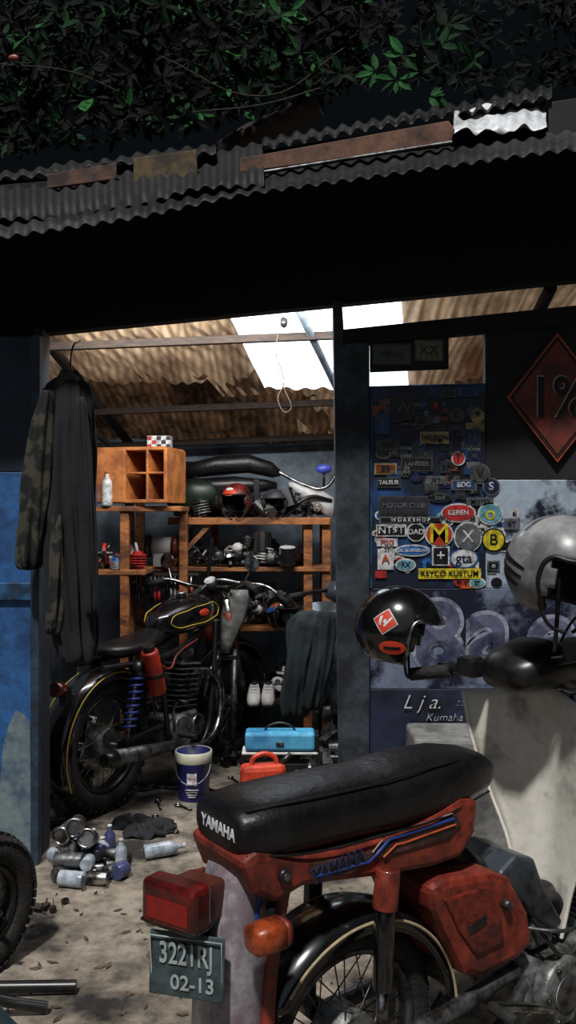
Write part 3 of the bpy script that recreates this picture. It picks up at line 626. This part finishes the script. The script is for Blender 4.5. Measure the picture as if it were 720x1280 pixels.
def underbone(name,loc,yw,body,r=.26):
    s_=empty(name,loc,yw)
    wheel(s_,(0,0,r),r,.032,20,pre='rear_'); wheel(s_,(1.15,0,r),r,.032,20,pre='front_')
    arcfender('front_fender',(1.15,0,r),r+.025,math.radians(20),math.radians(170),.05,body,s_)
    arcfender('rear_fender',(0,0,r),r+.03,math.radians(20),math.radians(180),.055,body,s_)
    loft('body',[se(x,z,w,h) for x,z,w,h in[(-.35,.66,.02,.02),(-.3,.66,.09,.05),(0,.62,.12,.09),(.3,.58,.11,.1),(.45,.45,.08,.1),(.6,.38,.06,.06),(.8,.6,.05,.06),(.9,.8,.05,.05)]],body,s_)
    loft('seat',[se(x,z,w,h) for x,z,w,h in[(-.3,.75,.03,.02),(-.26,.76,.11,.045),(.1,.77,.125,.05),(.38,.74,.09,.04),(.42,.73,.03,.02)]],leather,s_)
    g_=[]
    for t,w in((0,.19),(.3,.2),(.6,.17),(.85,.1),(1,.05)):
        g_.append([(.84-.1*t-.08*abs(a)**2*(w/.2),a*w,.98-.62*t) for a in(-1,-.6,-.2,.2,.6,1)])
    n=6; mesh('leg_shield',[p for q in g_ for p in q],[(i*n+j,i*n+j+1,(i+1)*n+j+1,(i+1)*n+j) for i in range(4) for j in range(5)],body,s_,smooth=True,solid=.008)
    tube('handlebar',[(.7,.32,1.02),(.85,.1,1.04),(.85,-.1,1.04),(.7,-.32,1.02)],.012,black,s_)
    for q in(-1,1): cyl('grip',(.76,q*.24,1.03),(.69,q*.34,1.02),.017,rubber,s_); cyl('fork',(1.15,q*.06,r),(.95,q*.05,.85),.018,steel,s_)
    loft('headlamp_nacelle',[se(x,1.03,w,h) for x,w,h in[(.78,.03,.03),(.82,.08,.05),(.92,.09,.06),(.98,.06,.04)]],body,s_)
    box('engine',(.5,0,.28),(.25,.16,.14),alu,s_,bevel=.02)
    return s_
underbone('moped',(.46,4.34,0),math.radians(100),mat('silver_body',(136,142,152),.35,.3,col2=(70,74,80),ns=5,dirt=.3))

# ---------- small floor items
bk=empty('paint_bucket',(ex(242,4.62),4.62,0))
bm_=mat('bucket_blue',(34,36,116),.45,col2=(26,28,80),ns=10,dirt=.2)
lathe('pail',[(0,.0),(.078,.0),(.08,.005),(.092,.235),(.097,.24),(.097,.25),(.088,.25),(.075,.02),(0,.015)],(0,0,0),bm_,bk)
lathe('rim_band',[(.0915,.195),(.094,.2),(.099,.245),(.095,.252),(.09,.25)],(0,0,0),mat('bucket_rim',(190,190,170),.5),bk)
box('label_patch',(0,-.0875,.12),(.05,.004,.06),cw,bk,rot=(-.06,0,0),bevel=0); text('label_text','JAYA',(0,-.0905,.125),(H+.05,0,0),.02,cr,bk)
for k in range(4): box('label_line',(0,-.083,.065-.012*k),(.07-.01*k,.006,.004),cw,bk,bevel=0)
tube('handle',[(-.095,0,.2),(-.07,-.08,.13),(0,-.115,.1),(.07,-.08,.13),(.095,0,.2)],.003,steel,bk)
br=empty('blue_toolbox'); yb=4.45
box('case',E(350,924,yb),(.35,.13,.09),mat('blue_plastic',(80,160,196),.4,col2=(50,116,160),ns=5,dirt=.25),br,bevel=.014)
box('end_cap',E(396,926,yb),(.02,.125,.085),black,br); box('latch',E(350,930,yb-.068),(.04,.01,.02),steel,br)
box('lid_edge',E(350,938,yb),(.38,.13,.012),white,br)
tube('case_handle',[E(330,914,yb),E(338,906,yb),E(362,906,yb),E(370,914,yb)],.005,black,br)
box('cradle',(ex(350,yb),yb,.13),(.3,.1,.22),black,br)
orp=empty('fuel_can',(ex(334,4.3),4.27,0),rot=(0,0,.2))
rp=mat('red_plastic',(196,66,38),.4,col2=(140,40,24),ns=5,dirt=.4)
box('can',(-.02,0,.14),(.22,.1,.28),rp,orp,bevel=.025); tube('can_handle',[(-.08,0,.275),(-.06,0,.315),(.03,0,.315),(.05,0,.275)],.012,rp,orp); cyl('spout',(.06,0,.27),(.12,0,.32),.014,black,orp); box('rib',(-.02,-.052,.14),(.14,.006,.012),rp,orp,rot=(0,.9,0)); box('rib',(-.02,-.052,.14),(.14,.006,.012),rp,orp,rot=(0,-.9,0))
pile('scrap_metal_pile',(ex(390,4.4),4.3,0),.24,.16,34,.05,.12,[black,steel,alu,rubber],21,.34)
sh=empty('white_shoes',(ex(325,5.35),5.36,Z(876)+.016))
for i,x in enumerate((-.038,.048)):
    loft('shoe_%d'%(i+1),[[(x+dx*w,y,z0+dz*h) for dx,dz in((-1,0),(-1,.6),(-.6,1),(.6,1),(1,.6),(1,0))] for y,w,h,z0 in((-.1,.024,.035,0),(-.07,.038,.055,0),(0,.04,.08,0),(.08,.036,.11,0),(.13,.03,.11,0))],white,sh)
    ell('opening',(x,.08,.11),(.024,.035,.012),black,sh); box('sole',(x,.01,.006),(.075,.22,.012),ck,sh)
    for k in range(3): box('lace',(x,-.03+.03*k,.068+.012*k),(.04,.006,.004),ck,sh)
bp_=empty('bottle_pile'); rr=random.Random(5)
clear=mat('clear_plastic',(120,130,140),.15,col2=(170,176,184),ns=20); bluec=mat('blue_tint',(62,68,104),.2)
for i in range(32):
    y=rr.uniform(3.5,3.8); u=rr.uniform(66,150); x=ex(u,y); r=rr.uniform(.02,.033); L_=rr.uniform(.09,.16); lay=i<25
    a=rr.uniform(0,3.1); zz=r+(.045 if i%3==0 else 0)
    if lay: cyl('can',(x,y,zz),(x+L_*math.cos(a)*.8,y+L_*math.sin(a)*.5,zz),r,rr.choice([clear,steel,chrome,steel,bluec]),bp_,seg=14,bevel=.004)
    else: bottle('b',(x,y+.1,0.0),L_,r*.9,rr.choice([clear,bluec,clear]),cw,parent=bp_)
for u,v in((76,1045),(92,1035),(108,1048),(84,1060)):
    p=E(u,v,3.62); d_=Vector((rr.uniform(-.5,.3),-1,rr.uniform(-.1,.4))).normalized(); torus('ring',p,d_,.035,.006,chrome,bp_,seg=24,ms=8); cyl('tin',p+d_*.0,p-d_*.09,.034,steel,bp_,seg=20)
b1=bottle('plastic_bottle',(ex(183,3.85),3.8,.03),.18,.031,clear,cw,rot=(0,H-.05,.35))
rag=empty('black_rag'); 
for k,(u,y,w) in enumerate(((165,4.2,.1),(190,4.15,.12),(180,4.08,.1))):
    folded('fold_%d'%k,[(ex(u,y),y,z,w*s,w*.6*s) for z,s in((0,.98),(.015,1),(.035,.75),(.05,.35))],clot,rag,6,.2,30+k)
ht=empty('hand_tools')
for k in range(16):
    x=R.uniform(-.75,-.1);y=R.uniform(4.0,4.9);a=R.uniform(0,3);L_=R.uniform(.05,.1)
    dx,dy=L_*math.cos(a),L_*math.sin(a); cyl('shaft',(x-dx,y-dy,.008),(x+dx,y+dy,.008),.006,steel if k%2 else black,ht,seg=8); torus('jaw',(x+dx,y+dy,.008),(0,0,1),.014,.005,chrome,ht,seg=14,ms=6)
pile('leaf_litter',(ex(66,3.35),3.35,0),.09,.12,8,.02,.05,[darkwood,black,clot],31,.01)
lf=[];fl=[]
for i in range(130):
    x=R.uniform(-.95,.3); y=R.uniform(2.3,3.6); a=R.uniform(0,6); s=R.uniform(.006,.026); b=len(lf)
    for q,(dx,dy,dz) in enumerate(((-1,0,.004),(0,-.4,.001),(1,0,.006),(0,.4,.003))): lf.append((x+s*(dx*math.cos(a)-dy*math.sin(a)),y+s*(dx*math.sin(a)+dy*math.cos(a)),dz+.001))
    fl.append((b,b+1,b+2,b+3))
mesh('dry_leaves',lf,fl,mat('dry_leaf',(88,70,50),.8,col2=(44,34,26)))

kw=empty('knobby_wheel',(-1.0,2.84,0),math.radians(62)); wheel(kw,(0,0,.225),.225,.05,28,knob=True,pre='',rimm=black)
mb=empty('motorcycle_stand')
tube('bar_1',[(-1.3,2.72,.02),(-1.0,2.72,.03),(-.66,2.74,.025)],.018,black,mb); tube('bar_2',[(-1.1,2.5,.22),(-.86,2.6,.06),(-.72,2.63,.02)],.016,black,mb)
tube('bar_3',[(-.95,2.3,.42),(-.77,2.4,.1),(-.7,2.42,.02)],.022,mat('blue_steel',(60,84,96),.4,.5),mb)

# ---------- foreground moped
MX,MY,MA=.134,2.10,math.radians(35); c_,s_=math.cos(MA),math.sin(MA)
mo=empty('underbone_motorcycle',(MX,MY,0),MA)
def q(u,v,w):
    t=(u-360)/F; x=(t*(MY-w*c_)-MX-w*s_)/(c_-t*s_); yy=MY+x*s_-w*c_; return (x,EYE-(v-640)/F*yy)
wheel(mo,(0,0,.262),.262,.036,36,pre='rear_',rimm=steel,hubr=.06); wheel(mo,(1.2,0,.262),.262,.034,36,pre='front_')
loft('seat',[se(x,(t+b)/2,w,(t-b)/2,n=32,p=3.2) for x,t,b,w in[(-.352,.858,.788,.088),(-.348,.866,.780,.096),(-.335,.876,.768,.106),(-.27,.884,.752,.116),(-.15,.885,.75,.119),(0,.884,.748,.12),(.05,.880,.745,.12),(.07,.882,.745,.12),(.2,.893,.75,.118),(.33,.89,.765,.108),(.41,.875,.775,.09),(.455,.85,.785,.06),(.47,.83,.795,.02)]],leather,mo)
tube('seat_seam',[(-.34,-.1,.785),(-.2,-.121,.768),(0,-.123,.763),(.2,-.121,.765),(.4,-.093,.785)],.003,black,mo)
tube('seat_piping',[(-.33,-.085,.872),(-.2,-.1,.876),(0,-.102,.874),(.2,-.1,.883),(.38,-.075,.875)],.0025,black,mo)
text('seat_text','YAMAHA',(-.3535,-.008,.822),(H,0,-H),.036,wht,mo,off=.0006,sx=.95)
sp=[q(u,v,.115) for u,v in[(303,1080),(322,1066),(380,1070),(430,1063),(500,1043),(545,1018),(578,998),(600,1000),(596,1040),(578,1072),(540,1086),(480,1097),(420,1104),(380,1110),(345,1132),(318,1120)]]
prism('side_body',sp,-.115,.115,red,mo,bevel=.016)
sp2=[q(u,v,.12) for u,v in[(388,1080),(460,1066),(570,1018),(577,1030),(562,1048),(470,1074),(440,1092),(390,1100)]]
prism('side_recess',sp2,-.12,-.113,mat('panel_dirty',(92,58,52),.5,col2=(44,30,28),ns=9,dirt=.7),mo,bevel=.002)
bl_=mat('decal_blue',(34,62,128),.4,dirt=.3); wd=mat('decal_white',(160,140,130),.5,dirt=.6); co2=mat('decal_orange2',(180,80,40),.5,dirt=.4)
def stripe(name,pts,r,m,w=.1225):
    P3=[]
    for u,v in pts:
        x,z=q(u,v,w); P3.append((x,-w+r*.6,z))
    tube(name,P3,r,m,mo,poly=True)
stripe('blue_stripe',[(472,1068),(488,1049),(500,1046),(568,1024)],.004,bl_); stripe('orange_stripe',[(480,1072),(496,1056),(506,1054),(570,1031)],.0025,co2); stripe('blue_stripe',[(466,1066),(484,1043),(494,1041),(566,1017)],.0018,wd); stripe('blue_stripe',[(395,1096),(462,1078),(472,1068)],.003,bl_)
xx,zz=q(424,1083,.122); text('panel_text','YAMAHA',(xx,-.1225,zz),(H,-.12,0),.044,ck,mo,off=.001,sx=.8); text('panel_text2','YAMAHA',(xx+.001,-.1215,zz-.001),(H,-.12,0),.045,bl_,mo,off=.0025,sx=.8)
xx,zz=q(355,1094,.12); cyl('panel_bolt',(xx,-.112,zz),(xx,-.13,zz),.014,black,mo); cyl('panel_bolt_in',(xx,-.13,zz),(xx,-.134,zz),.008,steel,mo)
fwm=mat('fender_white',(194,192,202),.4,col2=(120,108,114),ns=5,coat=.25,dirt=.3)
loft('rear_fender',[[(x+dx*tt,yy*.075,z+dz_*tt) for yy,dx,dz_ in[(-1,-.6,0),(-.8,-1,0),(0,-1.15,0),(.8,-1,0),(1,-.6,0),(1,1,0),(-1,1,0)]] for x,z,tt in[(-.25,.77,.055),(-.28,.72,.062),(-.30,.62,.065),(-.315,.52,.06),(-.325,.4,.055),(-.335,.28,.05),(-.34,.18,.045)]],fwm,mo)
for s in(-1,1): tube('fender_edge',[(-.215,s*.079,.75),(-.245,s*.079,.62),(-.265,s*.079,.5),(-.275,s*.079,.3),(-.28,s*.079,.18)],.016,red,mo)
tube('fender_accent',[(-.265,-.079,.74),(-.295,-.079,.67),(-.30,-.079,.62)],.005,bl_,mo)
tb=bpy.data.objects.new('tail_bracket',None); sc.collection.objects.link(tb); tb.parent=mo; tb.location=(-.40,0,0); tb.rotation_euler=(0,0,math.radians(22))
box('tail_lamp_housing',(.005,0,.68),(.07,.10,.085),mat('housing',(84,40,30),.5,dirt=.6),tb,bevel=.012)
box('tail_lamp',(-.055,.01,.686),(.06,.145,.098),redl,tb,bevel=.012); box('tail_lamp_rib',(-.054,.01,.648),(.064,.148,.008),black,tb)
box('tail_reflector',(-.0855,.01,.68),(.004,.11,.045),mat('lens2',(130,28,22),.3,dirt=.4),tb)
pb=bpy.data.objects.new('plate_bracket',None); sc.collection.objects.link(pb); pb.parent=mo; pb.location=(-.42,-.015,0); pb.rotation_euler=(0,0,math.radians(40))
pl=.563
box('license_plate',(-.03,0,pl),(.005,.165,.13),plate_m,pb,rot=(0,.06,0),bevel=.003)
tube('plate_border',[(-.037,.078,pl+.058),(-.037,-.078,pl+.058),(-.03,-.078,pl-.058),(-.03,.078,pl-.058)],.002,ink,pb,cyc=True,poly=True)
text('plate_no','3221RJ',(-.0355,0,pl+.022),(H,0,-H),.062,ink,pb,off=.0008,sx=.68); text('plate_date','02-13',(-.0375,-.015,pl-.035),(H,0,-H),.042,ink,pb,off=.0006)
box('plate_arm',(.02,0,.6),(.10,.05,.03),black,pb)
for s in(-1,1):
    xx=-.315; y0=s*.15; zS=.636
    tube('signal_stem',[(xx+.05,s*.08,.66),(xx+.02,s*.13,.645)],.01,black,mo,poly=True)
    loft('turn_signal',[se(xx+dx,zS,w,h,n=16,p=3.6,yc=y0) for dx,w,h in[(-.045,.022,.021),(-.042,.031,.027),(-.01,.033,.030),(.025,.032,.029)]],orl,mo)
    loft('signal_body',[se(xx+dx,zS,w,h,n=16,p=3.2,yc=y0) for dx,w,h in[(.025,.033,.031),(.042,.026,.024),(.05,.01,.01)]],red,mo)
    cyl('shock_cover',(.02,s*.135,.69),(.01,s*.135,.60),.028,red,mo,r2=.03,bevel=.004); cyl('shock_body',(.01,s*.135,.60),(.003,s*.135,.42),.024,gloss,mo,bevel=.003); cyl('shock_rod',(.003,s*.135,.45),(0,s*.135,.26),.014,chrome,mo); cyl('shock_eye',(0,s*.1,.262),(0,s*.16,.262),.028,steel,mo)
    tube('swingarm',[(0,s*.1,.262),(.25,s*.1,.27),(.5,s*.09,.3)],.022,steel,mo,poly=True)
    cyl('fork',(1.2,s*.07,.26),(.9,s*.06,.95),.024,steel,mo)
arcfender('inner_fender',(0,0,.262),.302,math.radians(5),math.radians(150),.085,gloss,mo,drop=.04)
for s in(-1,1): tube('fender_stripe',arcpts((0,0,.262),.288,math.radians(5),math.radians(140),s*.089),.0038,cream,mo)
sc_=[q(u,v,.13) for u,v in[(540,1112),(560,1100),(618,1090),(640,1098),(662,1140),(668,1180),(650,1200),(600,1225),(582,1220),(556,1165),(545,1140)]]
prism('side_cover',sc_,-.13,.12,red,mo,bevel=.02)
sc2=[q(u,v,.137) for u,v in[(556,1125),(612,1108),(628,1150),(632,1178),(596,1196),(575,1165)]]
prism('cover_inset',sc2,-.138,-.125,mat('cover_red2',(120,42,32),.45,col2=(50,24,22),ns=12,lo=.45,hi=.65,dirt=.8),mo,bevel=.006)
xx,zz=q(598,1155,.14); box('cover_badge',(xx,-.14,zz),(.06,.006,.02),black,mo,rot=(0,-.2,0))
xx,zz=q(632,1130,.135); cyl('cover_knob',(xx,-.13,zz),(xx,-.15,zz),.012,steel,mo)
prism('frame_cover',[q(u,v,.08) for u,v in[(618,1090),(640,1066),(662,1070),(672,1100),(698,1150),(688,1162),(655,1140),(632,1108)]],-.1,.08,mat('cover_black',(70,78,86),.35,.4,col2=(18,18,20)),mo,bevel=.012)
loft('spine',[se(x,z,w,h) for x,z,w,h in [(.3,.64,.06,.05),(.45,.52,.06,.06),(.6,.40,.055,.06),(.76,.38,.05,.06),(.85,.55,.045,.05),(.87,.9,.04,.04)]],black,mo)
box('crankcase',(.66,0,.22),(.3,.2,.17),alu,mo,bevel=.03); cyl('clutch_cover',(.64,-.1,.22),(.64,-.15,.22),.09,alu,mo,seg=32,bevel=.012); cyl('cover_ring',(.64,-.15,.22),(.64,-.156,.22),.05,steel,mo,seg=28,bevel=.003)
for k in range(6):
    a=k*math.pi/3; cyl('bolt',(.64+.076*math.cos(a),-.148,.22+.076*math.sin(a)),(.64+.076*math.cos(a),-.157,.22+.076*math.sin(a)),.007,steel,mo,seg=6)
for k in range(8): box('fin',(.8+k*.02,0,.27+k*.006),(.006,.17,.13),alu,mo,bevel=.001)
cyl('barrel',(.76,0,.26),(.98,0,.32),.05,alu,mo); box('carb',(.62,-.05,.36),(.09,.07,.08),alu,mo,bevel=.01); cyl('carb_bowl',(.62,-.05,.36),(.62,-.05,.42),.025,steel,mo)
tube('intake_hose',[(.6,-.05,.4),(.66,-.07,.44),(.74,-.05,.38)],.018,rubber,mo); tube('oil_line',[(.56,-.1,.42),(.6,-.14,.34),(.66,-.12,.3)],.006,black,mo)
tube('fuel_line',[(.54,-.1,.4),(.58,-.15,.4),(.72,-.13,.36),(.78,-.1,.3)],.005,steel,mo)
tube('exhaust',[(.98,-.05,.26),(.92,-.12,.15),(.6,-.15,.12),(.3,-.15,.14)],.02,chrome,mo); cyl('muffler',(.32,-.15,.14),(-.3,-.17,.2),.042,chrome,mo,seg=24,bevel=.01)
tube('kick_lever',[(.56,-.16,.2),(.46,-.18,.25),(.3,-.19,.31)],.012,chrome,mo); cyl('kick_pedal',(.3,-.19,.31),(.3,-.27,.31),.014,rubber,mo)
tube('footrest',[(.5,-.12,.27),(.36,-.17,.24),(.2,-.18,.22)],.016,steel,mo); cyl('peg',(.62,-.14,.12),(.62,-.28,.12),.016,rubber,mo)
lsm=mat('leg_shield_white',(220,216,204),.5,col2=(110,105,98),ns=4,lo=.54,hi=.7,bump=.05,dirt=.2)
V=24;U=16;vs=[];fs=[]
prof=[(0,.262),(.2,.245),(.35,.215),(.5,.175),(.65,.13),(.8,.10),(1,.08)]
def wl_(t):
    for (a,x),(b,y) in zip(prof[:-1],prof[1:]):
        if t<=b: return x+(y-x)*(t-a)/(b-a)
    return prof[-1][1]
for i in range(V+1):
    t=i/V; z=1.0-.68*t; wl=wl_(t)
    xc=.74+.035*math.sin(t*2.6)-.03*t
    for j in range(U+1):
        a=-1+2*j/U; y=a*wl
        x=xc-.075*abs(a)**2.2*(wl/.26)+.012*math.cos(a*6)*(1-t)
        vs.append((x,y,z-.05*abs(a)*(1-t)))
for i in range(V):
    for j in range(U): k=i*(U+1)+j; fs.append((k,k+1,k+U+2,k+U+1))
mesh('leg_shield',vs,fs,lsm,mo,smooth=True,solid=.006)
tube('shield_rim',[vs[i*(U+1)+U] for i in range(0,V+1,2)],.006,lsm,mo)
tube('shield_rim',[vs[i*(U+1)] for i in range(0,V+1,2)],.006,lsm,mo)
loft('nacelle',[se(x,z,w,h,n=20,p=2.6,yc=.02) for x,z,w,h in[(.56,1.05,.03,.02),(.58,1.05,.08,.045),(.64,1.06,.11,.06),(.72,1.07,.11,.07),(.82,1.05,.09,.07),(.86,1.04,.05,.04)]],black,mo)
cyl('headlight',(.85,.0,1.04),(.9,.0,1.03),.07,chrome,mo,r2=.08,bevel=.01)
tube('handlebar',[(.58,.36,1.0),(.63,.24,1.03),(.67,.08,1.07),(.67,-.08,1.09),(.63,-.24,1.13),(.57,-.36,1.13)],.014,black,mo)
cyl('grip_left',(.62,.26,1.02),(.57,.38,.995),.02,rubber,mo); cyl('grip_right',(.62,-.25,1.13),(.56,-.38,1.13),.02,rubber,mo)
for s,z in((1,1.03),(-1,1.13)):
    box('switch_box',(.635,s*.19,z+.01),(.06,.07,.06),black,mo,bevel=.012); tube('brake_lever',[(.68,s*.17,z+.01),(.7,s*.24,z),(.67,s*.36,z-.01)],.006,chrome,mo)
tube('mirror_stem',[(.65,-.10,1.12),(.66,-.1,1.2),(.67,-.1,1.32)],.006,steel,mo)
tube('brake_cable',[(.7,-.15,1.12),(.8,-.08,1.18),(.86,.0,1.0)],.005,black,mo); tube('throttle_cable',[(.68,-.17,1.15),(.78,-.1,1.22),(.84,.04,1.08),(.85,.05,.9)],.004,black,mo)
arcfender('front_fender',(1.2,0,.262),.295,math.radians(15),math.radians(165),.06,red,mo)
tube('centre_stand',[(.45,-.12,.16),(.38,-.17,.012)],.012,black,mo,poly=True); tube('centre_stand',[(.45,.12,.16),(.38,.17,.012)],.012,black,mo,poly=True)

# ---------- tree
tree=empty('tree')
rr=random.Random(12); vs=[];fs=[];mi=[]
bark=mat('bark',(40,32,26),.9)
def leaf(p,d,L_,w,mk=None):
    d=d.normalized(); side=d.cross(Vector((rr.uniform(-.4,.4),-1,rr.uniform(-.1,.9)))).normalized(); n=side.cross(d)
    b=len(vs); cur=rr.uniform(.0,.25)
    vs.extend([p,p+d*L_*.3+side*w*.8,p+d*L_*.65+side*w*.8-n*L_*cur*.3,p+d*L_-n*L_*cur,p+d*L_*.65-side*w*.8-n*L_*cur*.3,p+d*L_*.3-side*w*.8,p+d*L_*.5-n*L_*cur*.2+n*(-w*.2)])
    fs.extend([(b,b+1,b+6),(b+1,b+2,b+6),(b+2,b+3,b+6),(b+3,b+4,b+6),(b+4,b+5,b+6),(b+5,b,b+6)])
    m=mk if mk is not None else (0 if rr.random()<.64 else (1 if rr.random()<.72 else 2)); mi.extend([m]*6)
def cluster(p,s=1,n=8,mk=None):
    for k in range(n):
        a=rr.uniform(0,6.28); d=Vector((math.cos(a),rr.uniform(-.7,.3),math.sin(a)*.8)); L_=rr.uniform(.06,.12)*s; leaf(p+d*.015,d,L_,L_*.22,mk)
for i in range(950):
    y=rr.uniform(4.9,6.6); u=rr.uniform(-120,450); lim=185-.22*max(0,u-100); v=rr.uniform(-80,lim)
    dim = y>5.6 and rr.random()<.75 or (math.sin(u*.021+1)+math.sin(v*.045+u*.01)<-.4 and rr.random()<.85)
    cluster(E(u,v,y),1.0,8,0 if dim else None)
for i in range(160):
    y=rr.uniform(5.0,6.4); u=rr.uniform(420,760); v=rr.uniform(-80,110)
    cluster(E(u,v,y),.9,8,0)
for u,v in((505,70),(522,92),(548,55),(495,100),(570,95),(590,75),(470,90),(535,120),(350,20),(560,30)): cluster(E(u,v,4.8),1.1,6,2 if rr.random()<.4 else 1)
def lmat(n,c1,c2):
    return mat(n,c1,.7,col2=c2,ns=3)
lm=[lmat('leaf_dark',(4,7,5),(7,14,8)),lmat('leaf_green',(20,52,26),(10,24,14)),lmat('leaf_bright',(46,100,50),(26,62,32))]  # near-black leaves carry the dimness of the foliage in their colour
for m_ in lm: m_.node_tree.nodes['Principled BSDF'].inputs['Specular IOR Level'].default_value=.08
o=mesh('foliage',vs,fs,lm,tree,smooth=False)
for p,m_ in zip(o.data.polygons,mi): p.material_index=m_
tube('trunk',[(-1.75,6.8,0),(-1.7,6.8,2.0),(-1.2,6.6,3.2),(-.6,6.2,3.9),(.2,5.8,4.2)],.09,bark,tree)
for a in ([(0,80),(90,90),(150,115)],[(200,70),(330,120),(430,60)],[(525,25),(530,60),(560,95)],[(240,140),(330,130),(400,110)]):
    tube('branch',[E(u,v,4.85+.05*i) for i,(u,v) in enumerate(a)],.0035,mat('twig',(52,44,36),.8),tree)
ell('red_leaf',E(17,72,4.85),(.03,.01,.018),C('redleaf',(150,54,36)),tree)

# ---------- lights
def sun(name,d,st,ang,col):
    l=bpy.data.lights.new(name,'SUN'); l.energy=st; l.angle=ang; l.color=col; o=bpy.data.objects.new(name,l); sc.collection.objects.link(o)
    o.rotation_euler=Vector(d).to_track_quat('-Z','Y').to_euler(); o.location=(0,0,6); return o
sun('sun',(.12,.49,-.87),3.6,math.radians(3),(1,.98,.95))
sun('sky_fill',(.25,.75,-.6),.32,math.radians(80),(.8,.9,1))
def area(name,loc,d,sx,sy,pw,col=(1,.98,.95)):
    l=bpy.data.lights.new(name,'AREA'); l.shape='RECTANGLE'; l.size=sx; l.size_y=sy; l.energy=pw; l.color=col
    o=bpy.data.objects.new(name,l); sc.collection.objects.link(o); o.location=loc; o.rotation_euler=Vector(d).to_track_quat('-Z','Y').to_euler(); return o
area('interior_fill',(-.35,4.12,2.43),(0,.75,-.8),1.5,.12,32)  # added fill light hidden behind the lintel to brighten the interior
w=bpy.data.worlds.new('world'); sc.world=w; w.use_nodes=True; w.node_tree.nodes['Background'].inputs[0].default_value=(.003,.004,.005,1); w.node_tree.nodes['Background'].inputs[1].default_value=1
cam=bpy.data.cameras.new('camera'); co_=bpy.data.objects.new('camera',cam); sc.collection.objects.link(co_); co_.location=(0,0,EYE); co_.rotation_euler=(H,0,0)
cam.sensor_fit='VERTICAL'; cam.sensor_height=36; cam.lens=F/1280*36; cam.clip_end=100
sc.camera=co_
